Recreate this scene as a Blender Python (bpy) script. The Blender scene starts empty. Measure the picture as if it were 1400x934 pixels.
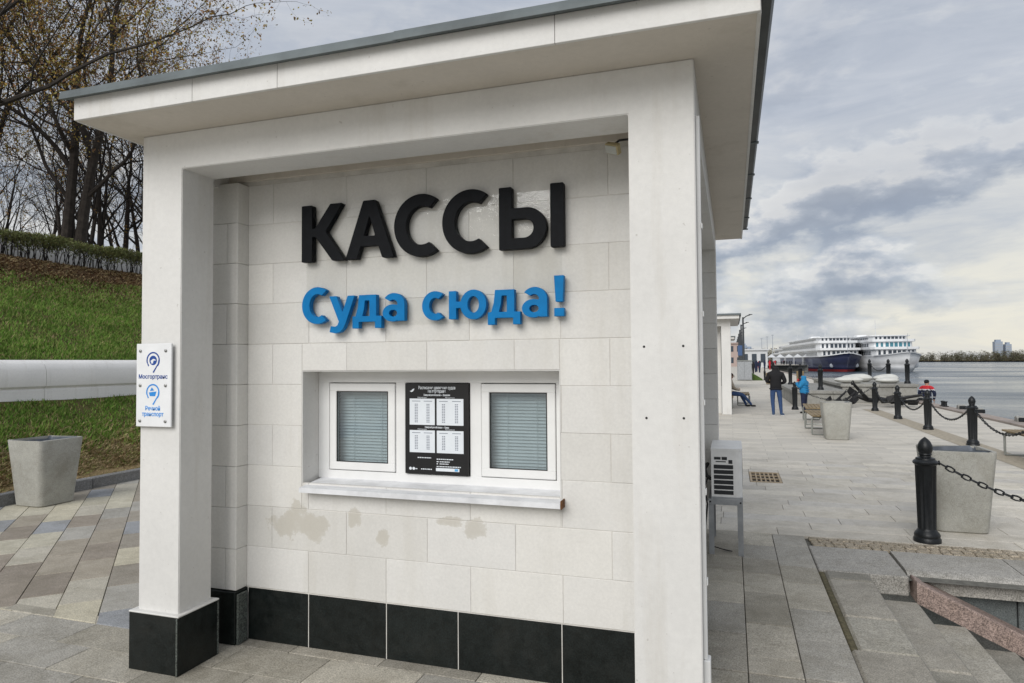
import bpy, bmesh, math, random
import numpy as np
from mathutils import Vector, Matrix

random.seed(7)
RNG = np.random.default_rng(11)
R = math.radians
S = bpy.context.scene
COL = S.collection

# ------------------------------------------------------------------ camera
cam = bpy.data.cameras.new('camera')
cam.sensor_width = 36.0
cam.lens = 913.0 / 1400.0 * 36.0
cam.clip_start = 0.05
cam.clip_end = 6000.0
cam_ob = bpy.data.objects.new('camera', cam)
COL.objects.link(cam_ob)
cam_ob.matrix_world = (Matrix.Translation((0, 0, 1.75)) @ Matrix.Rotation(R(18.19), 4, 'Z')
                       @ Matrix.Rotation(R(91.776), 4, 'X') @ Matrix.Rotation(R(-0.4), 4, 'Z'))
S.camera = cam_ob

# ------------------------------------------------------------------ sky
SUN_EL, SUN_AZ = 34.0, -166.0     # azimuth from +Y, clockwise: behind the camera, to its left
world = bpy.data.worlds.new('World')
S.world = world
world.use_nodes = True
wn, wl = world.node_tree.nodes, world.node_tree.links
wn.clear()


def W(t, **kw):
    n = wn.new(t)
    for k, v in kw.items():
        setattr(n, k, v)
    return n


def wmath(op, a, b=None):
    n = W('ShaderNodeMath', operation=op)
    for i, v in enumerate((a, b)):
        if v is None:
            continue
        if isinstance(v, (int, float)):
            n.inputs[i].default_value = v
        else:
            wl.new(v, n.inputs[i])
    return n.outputs[0]


def wramp(fac, stops):
    n = W('ShaderNodeValToRGB')
    e = n.color_ramp.elements
    while len(e) < len(stops):
        e.new(0.5)
    for i, (p, c) in enumerate(stops):
        e[i].position = p
        e[i].color = (*c, 1)
    wl.new(fac, n.inputs[0])
    return n.outputs[0]


def wmix(fac, a, b):
    n = W('ShaderNodeMix', data_type='RGBA')
    for sock, v in ((n.inputs[0], fac), (n.inputs[6], a), (n.inputs[7], b)):
        if isinstance(v, (int, float)):
            sock.default_value = v
        elif isinstance(v, tuple):
            sock.default_value = (*v, 1)
        else:
            wl.new(v, sock)
    return n.outputs[2]


tc = W('ShaderNodeTexCoord')
sep = W('ShaderNodeSeparateXYZ')
wl.new(tc.outputs['Generated'], sep.inputs[0])
zc = wmath('MAXIMUM', sep.outputs[2], 0.0)
# cloud fields live on the sky sphere; z is stretched so that banks flatten towards the horizon
def dnoise(scale, detail, rough, dist, off, zs):
    mp = W('ShaderNodeMapping')
    mp.inputs['Location'].default_value = off
    mp.inputs['Scale'].default_value = (1.0, 1.0, zs)
    wl.new(tc.outputs['Generated'], mp.inputs[0])
    n = W('ShaderNodeTexNoise')
    n.inputs['Scale'].default_value = scale
    n.inputs['Detail'].default_value = detail
    n.inputs['Roughness'].default_value = rough
    n.inputs['Distortion'].default_value = dist
    wl.new(mp.outputs[0], n.inputs['Vector'])
    return n.outputs[0]


big = dnoise(1.9, 7, 0.50, 0.25, (3.4, 1.2, 0.7), 2.4)
puff = dnoise(4.6, 12, 0.55, 0.05, (5.4, 1.6, 2.3), 2.0)
wisp = dnoise(4.0, 9, 0.62, 0.6, (8.2, 0.3, 4.4), 5.0)
veil = wramp(big, [(0.34, (0.56, 0.615, 0.72)), (0.46, (0.66, 0.71, 0.80)), (0.56, (0.77, 0.81, 0.88)), (0.70, (0.95, 0.96, 0.98))])
thin_ = wramp(wisp, [(0.36, (0.50, 0.56, 0.67)), (0.52, (0.68, 0.725, 0.81)), (0.68, (0.96, 0.96, 0.96))])
clouds = wmix(0.45, veil, thin_)
# bright cream gap under the cloud base, all round the horizon
gap = wmath('MULTIPLY', wramp(zc, [(0.0, (0.9, 0.9, 0.9)), (0.10, (0.8, 0.8, 0.8)), (0.20, (0.35, 0.35, 0.35)), (0.33, (0, 0, 0))]),
            wramp(wisp, [(0.36, (0.35, 0.35, 0.35)), (0.58, (1, 1, 1))]))
clouds = wmix(gap, clouds, (1.12, 1.07, 0.92))
# heaped cloud banks low in the sky: bright where nothing lies above them, blue-grey bellies below
puff_up = dnoise(4.6, 12, 0.55, 0.05, (5.4, 1.6, 2.3 + 2.0 * 0.024), 2.0)
relief = wmath('ADD', wmath('MULTIPLY', wmath('SUBTRACT', puff, puff_up), 7.0), 0.5)
shade = wramp(relief, [(0.10, (0.38, 0.44, 0.55)), (0.46, (0.50, 0.56, 0.66)), (0.70, (0.70, 0.74, 0.81)), (0.98, (0.99, 0.99, 0.98))])
deep = wramp(puff, [(0.48, (1.12, 1.12, 1.10)), (0.56, (0.95, 0.95, 0.96)), (0.70, (0.78, 0.79, 0.82))])
mulc = W('ShaderNodeMix', data_type='RGBA', blend_type='MULTIPLY')
mulc.inputs[0].default_value = 1.0
wl.new(shade, mulc.inputs[6])
wl.new(deep, mulc.inputs[7])
heap_mask = wmath('MULTIPLY', wramp(puff, [(0.45, (0, 0, 0)), (0.53, (1, 1, 1))]),
                  wramp(zc, [(0.0, (0.55, 0.55, 0.55)), (0.05, (0.95, 0.95, 0.95)), (0.20, (0.85, 0.85, 0.85)), (0.32, (0.35, 0.35, 0.35)), (0.55, (0.08, 0.08, 0.08))]))
clouds = wmix(heap_mask, clouds, mulc.outputs[2])
sky = W('ShaderNodeTexSky', sky_type='NISHITA', sun_disc=False)
sky.sun_elevation = R(SUN_EL)
sky.sun_rotation = R(SUN_AZ)
sky.air_density = 1.0
sky.dust_density = 1.5
mul = W('ShaderNodeVectorMath', operation='SCALE')
wl.new(clouds, mul.inputs[0])
mul.inputs['Scale'].default_value = 7.0
skycol = wmix(0.93, sky.outputs[0], mul.outputs[0])
bg = W('ShaderNodeBackground')
bg.inputs['Strength'].default_value = 0.1
wl.new(skycol, bg.inputs[0])
out = W('ShaderNodeOutputWorld')
wl.new(bg.outputs[0], out.inputs[0])

# ------------------------------------------------------------------ sun (veiled by cloud, so very soft)
sun = bpy.data.lights.new('sun', 'SUN')
sun.energy = 2.1
sun.angle = R(42)
sun.color = (1.0, 0.975, 0.935)
sun_ob = bpy.data.objects.new('sun', sun)
COL.objects.link(sun_ob)
_az = R(SUN_AZ)
_sd = Vector((math.sin(_az) * math.cos(R(SUN_EL)), math.cos(_az) * math.cos(R(SUN_EL)), math.sin(R(SUN_EL))))
sun_ob.rotation_euler = _sd.to_track_quat('Z', 'Y').to_euler()

S.view_settings.view_transform = 'Standard'
S.view_settings.look = 'None'
S.view_settings.exposure = 0.17
S.view_settings.gamma = 1.0
S.view_settings.use_curve_mapping = False
S.render.engine = 'CYCLES'
S.cycles.max_bounces = 7
S.cycles.transparent_max_bounces = 12
S.cycles.use_denoising = True
S.cycles.caustics_reflective = False
S.cycles.caustics_refractive = False


# ------------------------------------------------------------------ materials
class NT:
    def __init__(self, name):
        self.m = bpy.data.materials.new(name)
        self.m.use_nodes = True
        self.n, self.l = self.m.node_tree.nodes, self.m.node_tree.links
        self.n.clear()
        self.out = self.n.new('ShaderNodeOutputMaterial')

    def new(self, t, **kw):
        n = self.n.new(t)
        for k, v in kw.items():
            setattr(n, k, v)
        return n

    def put(self, sock, v):
        if isinstance(v, (int, float)):
            sock.default_value = v
        elif isinstance(v, tuple):
            sock.default_value = (*v, 1) if len(v) == 3 and sock.type == 'RGBA' else v
        else:
            self.l.new(v, sock)

    def math(self, op, a, b=0.0, clamp=False):
        n = self.new('ShaderNodeMath', operation=op)
        n.use_clamp = clamp
        self.put(n.inputs[0], a)
        self.put(n.inputs[1], b)
        return n.outputs[0]

    def mix(self, fac, a, b, mode='MIX'):
        n = self.new('ShaderNodeMix', data_type='RGBA', blend_type=mode)
        self.put(n.inputs[0], fac)
        self.put(n.inputs[6], a)
        self.put(n.inputs[7], b)
        return n.outputs[2]

    def ramp(self, fac, stops, interp='LINEAR'):
        n = self.new('ShaderNodeValToRGB')
        n.color_ramp.interpolation = interp
        e = n.color_ramp.elements
        while len(e) < len(stops):
            e.new(0.5)
        for i, (p, c) in enumerate(stops):
            e[i].position = p
            if isinstance(c, (int, float)):
                c = (c, c, c)
            e[i].color = (*c, 1)
        self.put(n.inputs[0], fac)
        return n.outputs[0]

    def pos(self):
        return self.new('ShaderNodeNewGeometry').outputs['Position']

    def rnd(self):
        return self.new('ShaderNodeObjectInfo').outputs['Random']

    def noise(self, scale, detail=4, rough=0.55, vec=None, sc=None, dist=0.0):
        v = vec if vec is not None else self.pos()
        if sc:
            mp = self.new('ShaderNodeMapping')
            mp.inputs['Scale'].default_value = sc
            self.l.new(v, mp.inputs[0])
            v = mp.outputs[0]
        n = self.new('ShaderNodeTexNoise')
        n.inputs['Scale'].default_value = scale
        n.inputs['Detail'].default_value = detail
        n.inputs['Roughness'].default_value = rough
        n.inputs['Distortion'].default_value = dist
        self.l.new(v, n.inputs['Vector'])
        return n.outputs[0]

    def bump(self, h, strength=0.3, dist=0.01):
        n = self.new('ShaderNodeBump')
        n.inputs['Strength'].default_value = strength
        n.inputs['Distance'].default_value = dist
        self.l.new(h, n.inputs['Height'])
        return n.outputs[0]

    def done(self, col, rough=0.7, metal=0.0, nrm=None, spec=0.5, **kw):
        b = self.new('ShaderNodeBsdfPrincipled')
        self.put(b.inputs['Base Color'], col)
        self.put(b.inputs['Roughness'], rough)
        self.put(b.inputs['Metallic'], metal)
        self.put(b.inputs['Specular IOR Level'], spec)
        if nrm is not None:
            self.l.new(nrm, b.inputs['Normal'])
        for k, v in kw.items():
            self.put(b.inputs[k], v)
        self.l.new(b.outputs[0], self.out.inputs[0])
        return self.m


M = {}


def plain(name, col, rough=0.6, metal=0.0, var=0.12, scale=9.0, bump=0.0, spec=0.4, bscale=60.0):
    t = NT(name)
    n = t.noise(scale, 5, 0.6)
    c = t.mix(1.0, col, t.ramp(n, [(0.3, 1 - var), (0.7, 1 + var * 0.6)]), 'MULTIPLY')
    nrm = t.bump(t.noise(bscale, 3, 0.6), bump, 0.004) if bump else None
    M[name] = t.done(c, rough, metal, nrm, spec)
    return M[name]


def granite(name, cols, rough=0.75, speck=0.25, stain=0.3, bump=0.25, spread=0.1, stainc=(0.17, 0.15, 0.10), sscale=1.6):
    """stone with a tint per piece, crystal speckle, dirt and a rough face"""
    t = NT(name)
    r = t.rnd()
    k = len(cols)
    c = t.ramp(r, [(i / k, cols[i]) for i in range(k)], 'CONSTANT') if k > 1 else cols[0]
    r2 = t.math('FRACT', t.math('MULTIPLY', r, 37.7))
    c = t.mix(1.0, c, t.ramp(r2, [(0.0, 1 - spread), (1.0, 1 + spread)]), 'MULTIPLY')
    sp = t.noise(105.0, 3, 0.75)
    c = t.mix(1.0, c, t.ramp(sp, [(0.36, 1 - speck * 1.5), (0.5, 1.0), (0.64, 1 + speck * 1.4)]), 'MULTIPLY')
    sp2 = t.noise(22.0, 5, 0.65)
    c = t.mix(1.0, c, t.ramp(sp2, [(0.3, 1 - speck * 0.7), (0.7, 1 + speck * 0.5)]), 'MULTIPLY')
    c = t.mix(1.0, c, t.ramp(t.noise(4.2, 6, 0.68, dist=0.6), [(0.28, (0.80, 0.79, 0.76)), (0.55, (1.0, 1.0, 1.0)), (0.75, (1.07, 1.06, 1.03))]), 'MULTIPLY')
    st = t.noise(sscale, 6, 0.66, dist=0.4)
    c = t.mix(t.ramp(st, [(0.5, 0.0), (0.72, stain)]), c, stainc)
    M[name] = t.done(c, t.ramp(sp2, [(0.3, rough - 0.12), (0.7, rough + 0.12)]), 0, t.bump(t.noise(95.0, 4, 0.7), bump, 0.004), 0.35)
    return M[name]


# ------------------------------------------------------------------ mesh helpers
class MB:
    """collects shapes; build() links them as one mesh object"""

    def __init__(self):
        self.v, self.f, self.mi = [], [], []
        self.cur = 0

    def add(self, vs, fs):
        o = len(self.v)
        self.v.extend([tuple(p) for p in vs])
        for q in fs:
            self.f.append(tuple(o + i for i in q))
            self.mi.append(self.cur)
        return self

    def box(self, x0, x1, y0, y1, z0, z1):
        return self.add([(x0, y0, z0), (x1, y0, z0), (x1, y1, z0), (x0, y1, z0), (x0, y0, z1), (x1, y0, z1), (x1, y1, z1), (x0, y1, z1)],
                        [(0, 3, 2, 1), (4, 5, 6, 7), (0, 1, 5, 4), (1, 2, 6, 5), (2, 3, 7, 6), (3, 0, 4, 7)])

    def cbox(self, x0, x1, y0, y1, z0, z1, c=0.004):
        X, Y, Z = (x0, x1), (y0, y1), (z0, z1)
        c = min(c, (x1 - x0) * .45, (y1 - y0) * .45, (z1 - z0) * .45)
        vs, ix = [], {}
        for i in (0, 1):
            for j in (0, 1):
                for k in (0, 1):
                    sx, sy, sz = (c if i == 0 else -c), (c if j == 0 else -c), (c if k == 0 else -c)
                    for ax in range(3):
                        ix[i, j, k, ax] = len(vs)
                        vs.append((X[i] + (0 if ax == 0 else sx), Y[j] + (0 if ax == 1 else sy), Z[k] + (0 if ax == 2 else sz)))
        fs = []
        for s in (0, 1):
            fs.append([ix[s, a, b, 0] for a, b in ((0, 0), (1, 0), (1, 1), (0, 1))])
            fs.append([ix[a, s, b, 1] for a, b in ((0, 0), (0, 1), (1, 1), (1, 0))])
            fs.append([ix[a, b, s, 2] for a, b in ((0, 0), (1, 0), (1, 1), (0, 1))])
        for a in (0, 1):
            for b in (0, 1):
                fs.append([ix[0, a, b, 1], ix[1, a, b, 1], ix[1, a, b, 2], ix[0, a, b, 2]])
                fs.append([ix[a, 0, b, 0], ix[a, 1, b, 0], ix[a, 1, b, 2], ix[a, 0, b, 2]])
                fs.append([ix[a, b, 0, 0], ix[a, b, 1, 0], ix[a, b, 1, 1], ix[a, b, 0, 1]])
                for d in (0, 1):
                    fs.append([ix[a, b, d, 0], ix[a, b, d, 1], ix[a, b, d, 2]])
        return self.add(vs, fs)

    def prism(self, pts, axis, a, b):
        """2-D outline pushed along an axis: 'x' -> pts (y,z), 'y' -> (x,z), 'z' -> (x,y)"""
        n = len(pts)
        mk = {'x': lambda p, t: (t, p[0], p[1]), 'y': lambda p, t: (p[0], t, p[1]), 'z': lambda p, t: (p[0], p[1], t)}[axis]
        vs = [mk(p, a) for p in pts] + [mk(p, b) for p in pts]
        fs = [tuple(range(n - 1, -1, -1)), tuple(range(n, 2 * n))] + [(i, (i + 1) % n, n + (i + 1) % n, n + i) for i in range(n)]
        return self.add(vs, fs)

    def lathe(self, prof, n=16, c=(0, 0, 0), flute=None):
        vs, fs = [], []
        for k, (r, z) in enumerate(prof):
            for i in range(n):
                a = 2 * math.pi * i / n
                rr = r * (1 - (flute[k] if flute and i % 2 else 0))
                vs.append((c[0] + rr * math.cos(a), c[1] + rr * math.sin(a), c[2] + z))
        for k in range(len(prof) - 1):
            for i in range(n):
                j = (i + 1) % n
                fs.append((k * n + i, k * n + j, (k + 1) * n + j, (k + 1) * n + i))
        fs.append(tuple(range(n - 1, -1, -1)))
        fs.append(tuple((len(prof) - 1) * n + i for i in range(n)))
        return self.add(vs, fs)

    def tube(self, pts, rad, n=6, caps=True):
        pts = [Vector(p) for p in pts]
        rads = rad if isinstance(rad, (list, tuple)) else [rad] * len(pts)
        vs, fs = [], []
        u = None
        for i, p in enumerate(pts):
            d = (pts[min(i + 1, len(pts) - 1)] - pts[max(i - 1, 0)]).normalized()
            if u is None:
                u = d.orthogonal().normalized()
            u = (u - d * u.dot(d))
            u = u.normalized() if u.length > 1e-6 else d.orthogonal().normalized()
            w = d.cross(u)
            for k in range(n):
                a = 2 * math.pi * k / n
                vs.append(p + (u * math.cos(a) + w * math.sin(a)) * rads[i])
        for i in range(len(pts) - 1):
            for k in range(n):
                j = (k + 1) % n
                fs.append((i * n + k, i * n + j, (i + 1) * n + j, (i + 1) * n + k))
        if caps:
            fs.append(tuple(range(n - 1, -1, -1)))
            fs.append(tuple((len(pts) - 1) * n + k for k in range(n)))
        return self.add(vs, fs)

    def bar(self, a, b, w, h, up=(0, 0, 1)):
        a, b, up = Vector(a), Vector(b), Vector(up)
        d = (b - a).normalized()
        s = d.cross(up).normalized() * (w / 2)
        t = s.cross(d).normalized() * (h / 2)
        vs = [a - s - t, a + s - t, a + s + t, a - s + t, b - s - t, b + s - t, b + s + t, b - s + t]
        return self.add(vs, [(0, 3, 2, 1), (4, 5, 6, 7), (0, 1, 5, 4), (1, 2, 6, 5), (2, 3, 7, 6), (3, 0, 4, 7)])

    def ell(self, c, r, nu=12, nv=8, e=1.0):
        vs, fs = [], []
        sg = lambda x: math.copysign(abs(x) ** e, x)
        for j in range(nv + 1):
            ph = -math.pi / 2 + math.pi * j / nv
            for i in range(nu):
                th = 2 * math.pi * i / nu
                vs.append((c[0] + r[0] * sg(math.cos(ph)) * sg(math.cos(th)), c[1] + r[1] * sg(math.cos(ph)) * sg(math.sin(th)), c[2] + r[2] * math.sin(ph)))
        for j in range(nv):
            for i in range(nu):
                k = (i + 1) % nu
                fs.append((j * nu + i, j * nu + k, (j + 1) * nu + k, (j + 1) * nu + i))
        return self.add(vs, fs)

    def mesh(self, name, mats, smooth=False, recalc=True):
        me = bpy.data.meshes.new(name)
        me.from_pydata(self.v, [], self.f)
        for m in (mats if isinstance(mats, (list, tuple)) else [mats]):
            me.materials.append(M[m] if isinstance(m, str) else m)
        if any(self.mi):
            me.polygons.foreach_set('material_index', self.mi)
        if recalc:
            bm = bmesh.new()
            bm.from_mesh(me)
            bmesh.ops.recalc_face_normals(bm, faces=bm.faces)
            bm.to_mesh(me)
            bm.free()
        if smooth:
            me.polygons.foreach_set('use_smooth', [True] * len(me.polygons))
            me.set_sharp_from_angle(angle=R(38))
        return me

    def build(self, name, mats, parent=None, smooth=False, loc=None, rz=0.0, recalc=True):
        return link(name, self.mesh(name, mats, smooth, recalc), parent, loc, rz)


def link(name, me, parent=None, loc=None, rz=0.0):
    o = bpy.data.objects.new(name, me)
    COL.objects.link(o)
    if parent is not None:
        o.parent = parent
    if loc is not None:
        o.location = loc
    if rz:
        o.rotation_euler = (0, 0, rz)
    return o


def tag(o, label, cat, group=None):
    o['label'] = label
    o['category'] = cat
    if group:
        o['group'] = group
    return o


def struct(o):
    o['kind'] = 'structure'
    return o


def stuff(o, label=None, cat=None):
    o['kind'] = 'stuff'
    if label:
        o['label'] = label
        o['category'] = cat
    return o


def thing(name, label, cat, loc=(0, 0, 0), rz=0.0, group=None):
    o = link(name, None, None, loc, rz)
    o.empty_display_size = 0.2
    return tag(o, label, cat, group)


def copy_tree(o, parent=None):
    c = o.copy()
    COL.objects.link(c)
    c.parent = parent
    for ch in list(o.children):
        copy_tree(ch, c)
    return c


_cache = {}


def block(name, dx, dy, dz, c, mat, parent, loc, rz=0.0):
    """a chamfered piece, origin at its lowest corner, mesh shared between equal pieces"""
    key = (round(dx, 3), round(dy, 3), round(dz, 3), c, mat)
    if key not in _cache:
        _cache[key] = MB().cbox(0, key[0], 0, key[1], 0, key[2], c).mesh(name, mat)
    return link(name, _cache[key], parent, loc, rz)


def clip_poly(pts, nx, ny, d):
    """keep the side nx*x + ny*y >= d"""
    res = []
    for i in range(len(pts)):
        a, b = pts[i], pts[(i + 1) % len(pts)]
        da, db = nx * a[0] + ny * a[1] - d, nx * b[0] + ny * b[1] - d
        if da >= 0:
            res.append(a)
        if da * db < 0:
            t = da / (da - db)
            res.append((a[0] + (b[0] - a[0]) * t, a[1] + (b[1] - a[1]) * t))
    return res


def poly_slab(name, pts, z0, z1, mat, parent, c=0.004):
    """slab with an arbitrary convex outline and eased top edges"""
    cx, cy = sum(p[0] for p in pts) / len(pts), sum(p[1] for p in pts) / len(pts)
    n = len(pts)
    loc = [(x - cx, y - cy) for x, y in pts]
    ins = []
    for x, y in loc:
        L = math.hypot(x, y) or 1
        ins.append((x - x / L * c * 1.4, y - y / L * c * 1.4))
    mb = MB()
    vs = [(x, y, z0) for x, y in loc] + [(x, y, z1 - c) for x, y in loc] + [(x, y, z1) for x, y in ins]
    fs = [tuple(2 * n + i for i in range(n))]
    for k in (0, 1):
        for i in range(n):
            j = (i + 1) % n
            fs.append((k * n + i, k * n + j, (k + 1) * n + j, (k + 1) * n + i))
    mb.add(vs, fs)
    return mb.build(name, mat, parent, loc=(cx, cy, 0))


def text_mesh(body, size, mat, width=None, bold=0.0, align='CENTER'):
    cu = bpy.data.curves.new('lettering', 'FONT')
    cu.body = body
    cu.size = size
    cu.align_x = align
    cu.align_y = 'CENTER'
    cu.offset = bold
    cu.resolution_u = 3
    cu.extrude = 0.0004
    o = bpy.data.objects.new('lettering', cu)
    COL.objects.link(o)
    dg = bpy.context.evaluated_depsgraph_get()
    me = bpy.data.meshes.new_from_object(o.evaluated_get(dg))
    COL.objects.unlink(o)
    bpy.data.objects.remove(o)
    if width:
        xs = [v.co.x for v in me.vertices]
        if xs:
            w = max(xs) - min(xs)
            for v in me.vertices:
                v.co.x *= width / w
    me.materials.clear()
    me.materials.append(M[mat])
    return me


def text_on(body, size, mat, parent, x, y, z, width=None, bold=0.0, align='CENTER'):
    """flat lettering on a face that looks towards -Y"""
    o = link('lettering', text_mesh(body, size, mat, width, bold, align), parent, (x, y, z))
    o.rotation_euler = (R(90), 0, 0)
    return o

# ================================================================== surfaces
def wall_stone():
    t = NT('limestone')
    p = t.pos()
    r = t.rnd()
    c = t.mix(1.0, (0.69, 0.68, 0.655), t.ramp(r, [(0, (0.93, 0.925, 0.91)), (0.5, (1.0, 1.0, 1.0)), (1, (1.04, 1.035, 1.02))]), 'MULTIPLY')
    c = t.mix(1.0, c, t.ramp(t.noise(2.3, 7, 0.65), [(0.3, 0.93), (0.7, 1.03)]), 'MULTIPLY')
    c = t.mix(1.0, c, t.ramp(t.noise(60, 4, 0.7), [(0.3, 0.94), (0.7, 1.04)]), 'MULTIPLY')
    drip = t.noise(5.0, 6, 0.6, sc=(1.0, 1.0, 0.13))
    c = t.mix(t.ramp(drip, [(0.52, 0.0), (0.78, 0.34)]), c, (0.47, 0.44, 0.37))
    # bare patches where the paint has come off below the window
    edge = t.noise(11.0, 6, 0.62)
    best = None
    for (x, z, rx, rz) in ((-2.66, 0.745, 0.13, 0.10), (-2.50, 0.745, 0.14, 0.085), (-2.60, 0.86, 0.05, 0.05), (-2.19, 0.83, 0.05, 0.07),
                           (-1.99, 0.705, 0.045, 0.06), (-1.57, 0.835, 0.085, 0.03), (-1.40, 0.815, 0.055, 0.06)):
        sub = t.new('ShaderNodeVectorMath', operation='SUBTRACT')
        t.l.new(p, sub.inputs[0])
        sub.inputs[1].default_value = (x, 3.57, z)
        mul_ = t.new('ShaderNodeVectorMath', operation='MULTIPLY')
        t.l.new(sub.outputs[0], mul_.inputs[0])
        mul_.inputs[1].default_value = (1 / rx, 12.0, 1 / rz)
        ln = t.new('ShaderNodeVectorMath', operation='LENGTH')
        t.l.new(mul_.outputs[0], ln.inputs[0])
        d = ln.outputs['Value']
        best = d if best is None else t.math('MINIMUM', best, d)
    d = t.math('ADD', best, t.math('MULTIPLY', t.math('SUBTRACT', edge, 0.5), 3.0))
    patch = t.ramp(d, [(0.55, 0.62), (0.86, 0.42), (0.95, 0.0)])
    c = t.mix(patch, c, (0.46, 0.43, 0.365))
    h = t.math('ADD', t.noise(70, 5, 0.7), t.math('MULTIPLY', patch, -1.2))
    M['limestone'] = t.done(c, 0.72, 0, t.bump(h, 0.16, 0.004), 0.3)


wall_stone()


def render_paint(name, col, dirt=0.25):
    t = NT(name)
    c = t.mix(1.0, col, t.ramp(t.noise(1.7, 7, 0.6), [(0.3, 0.93), (0.7, 1.03)]), 'MULTIPLY')
    c = t.mix(1.0, c, t.ramp(t.noise(34, 5, 0.7), [(0.3, 0.955), (0.7, 1.03)]), 'MULTIPLY')
    run = t.noise(4.5, 7, 0.65, sc=(1.0, 1.0, 0.1))
    c = t.mix(t.ramp(run, [(0.55, 0.0), (0.8, dirt)]), c, (0.43, 0.39, 0.32))
    spot = t.noise(46, 2, 0.4)
    c = t.mix(t.ramp(spot, [(0.745, 0.0), (0.775, 0.35)]), c, (0.30, 0.27, 0.23))
    h = t.math('ADD', t.noise(120, 4, 0.7), t.math('MULTIPLY', t.noise(2.2, 3, 0.5), 2.0))
    M[name] = t.done(c, 0.68, 0, t.bump(h, 0.13, 0.006), 0.3)


render_paint('render_white', (0.69, 0.682, 0.66), 0.42)
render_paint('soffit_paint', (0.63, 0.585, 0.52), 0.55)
render_paint('parapet_white', (0.82, 0.81, 0.79), 0.5)
plain('mortar', (0.62, 0.60, 0.56), 0.9, var=0.2)
plain('joint_dark', (0.15, 0.145, 0.125), 0.95, var=0.35, scale=20)
granite('plinth_granite', [(0.006, 0.009, 0.0085)], 0.42, 0.4, 0.25, 0.08, 0.3, (0.04, 0.04, 0.036), 3.5)
granite('plinth_edge', [(0.11, 0.125, 0.115)], 0.6, 0.5, 0.3, 0.2)
plain('pvc_white', (0.78, 0.78, 0.77), 0.35, var=0.05, scale=5, spec=0.5)
plain('sill_white', (0.72, 0.73, 0.75), 0.45, var=0.18, scale=7)
plain('rust', (0.16, 0.07, 0.025), 0.9, var=0.5, scale=60, bump=0.4)
plain('letter_black', (0.006, 0.007, 0.009), 0.55, var=0.3, scale=25, spec=0.12)
plain('letter_blue', (0.002, 0.17, 0.44), 0.5, var=0.12, scale=14, spec=0.15)
plain('sign_white', (0.78, 0.79, 0.80), 0.2, var=0.05, spec=0.6)
plain('sign_navy', (0.012, 0.06, 0.28), 0.35)
plain('sign_blue', (0.03, 0.27, 0.72), 0.35)
plain('poster_black', (0.010, 0.010, 0.011), 0.28, var=0.15)
plain('poster_white', (0.72, 0.76, 0.80), 0.4, var=0.04)
plain('poster_grey', (0.20, 0.22, 0.27), 0.5, var=0.04)
plain('poster_blue', (0.10, 0.35, 0.62), 0.4)
plain('steel', (0.30, 0.30, 0.29), 0.4, 0.8, 0.3)
plain('roof_metal', (0.115, 0.135, 0.14), 0.6, 0.1, 0.3, 4)
plain('gutter_dark', (0.05, 0.058, 0.06), 0.5, 0.2, 0.4, 6)
plain('lamp_beige', (0.50, 0.42, 0.24), 0.5, 0.1)
plain('lamp_glass', (0.55, 0.56, 0.52), 0.15, 0.0, spec=0.8)
plain('cable_black', (0.015, 0.015, 0.015), 0.6)
plain('ac_white', (0.80, 0.80, 0.79), 0.4, 0, 0.1, 8)
plain('ac_dark', (0.025, 0.027, 0.03), 0.6)
plain('stand_grey', (0.33, 0.345, 0.36), 0.5, 0.2, 0.2, 10)
plain('iron_black', (0.011, 0.013, 0.015), 0.42, 0.1, 0.4, 30, bump=0.25)
plain('wood', (0.25, 0.185, 0.10), 0.65, 0, 0.35, 5, bump=0.3)
plain('bench_metal', (0.30, 0.31, 0.29), 0.4, 0.5)
plain('drain_rim', (0.42, 0.33, 0.22), 0.7, 0.1, 0.3, 30)
plain('drain_hole', (0.02, 0.018, 0.016), 0.9)
plain('bin_liner', (0.16, 0.18, 0.21), 0.45, 0.3, 0.4, 7)
plain('interior', (0.30, 0.31, 0.31), 0.9)
granite('planks', [(0.56, 0.525, 0.46), (0.61, 0.57, 0.495), (0.52, 0.49, 0.435), (0.58, 0.545, 0.48), (0.63, 0.59, 0.51), (0.54, 0.515, 0.47)], 0.8, 0.14, 0.38, 0.15, 0.07, (0.26, 0.24, 0.195), 1.1)
granite('slab_grey', [(0.37, 0.345, 0.29), (0.42, 0.39, 0.33), (0.335, 0.312, 0.265), (0.365, 0.348, 0.31), (0.45, 0.42, 0.355)], 0.8, 0.24, 0.5, 0.25, 0.09, (0.14, 0.125, 0.09))
granite('slab_mixed', [(0.54, 0.50, 0.39), (0.31, 0.27, 0.225), (0.47, 0.44, 0.37), (0.37, 0.33, 0.27), (0.31, 0.32, 0.335), (0.50, 0.47, 0.38), (0.38, 0.365, 0.33), (0.325, 0.295, 0.25)], 0.8, 0.2, 0.35, 0.22, 0.08, (0.17, 0.15, 0.11))
granite('step_granite', [(0.34, 0.32, 0.275), (0.38, 0.355, 0.305), (0.30, 0.285, 0.245)], 0.8, 0.24, 0.6, 0.25, 0.20, (0.13, 0.12, 0.10))
granite('coping_granite', [(0.37, 0.355, 0.325), (0.31, 0.295, 0.275)], 0.78, 0.34, 0.3, 0.35, 0.06)
granite('wall_granite', [(0.14, 0.155, 0.155), (0.17, 0.175, 0.17)], 0.8, 0.3, 0.4, 0.3, 0.08, (0.06, 0.06, 0.05))
granite('pink_granite', [(0.31, 0.235, 0.205), (0.34, 0.26, 0.225)], 0.75, 0.42, 0.25, 0.3, 0.05, (0.20, 0.16, 0.13))
granite('kerb_granite', [(0.20, 0.205, 0.21), (0.225, 0.225, 0.225)], 0.75, 0.34, 0.3, 0.3, 0.05)
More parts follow.
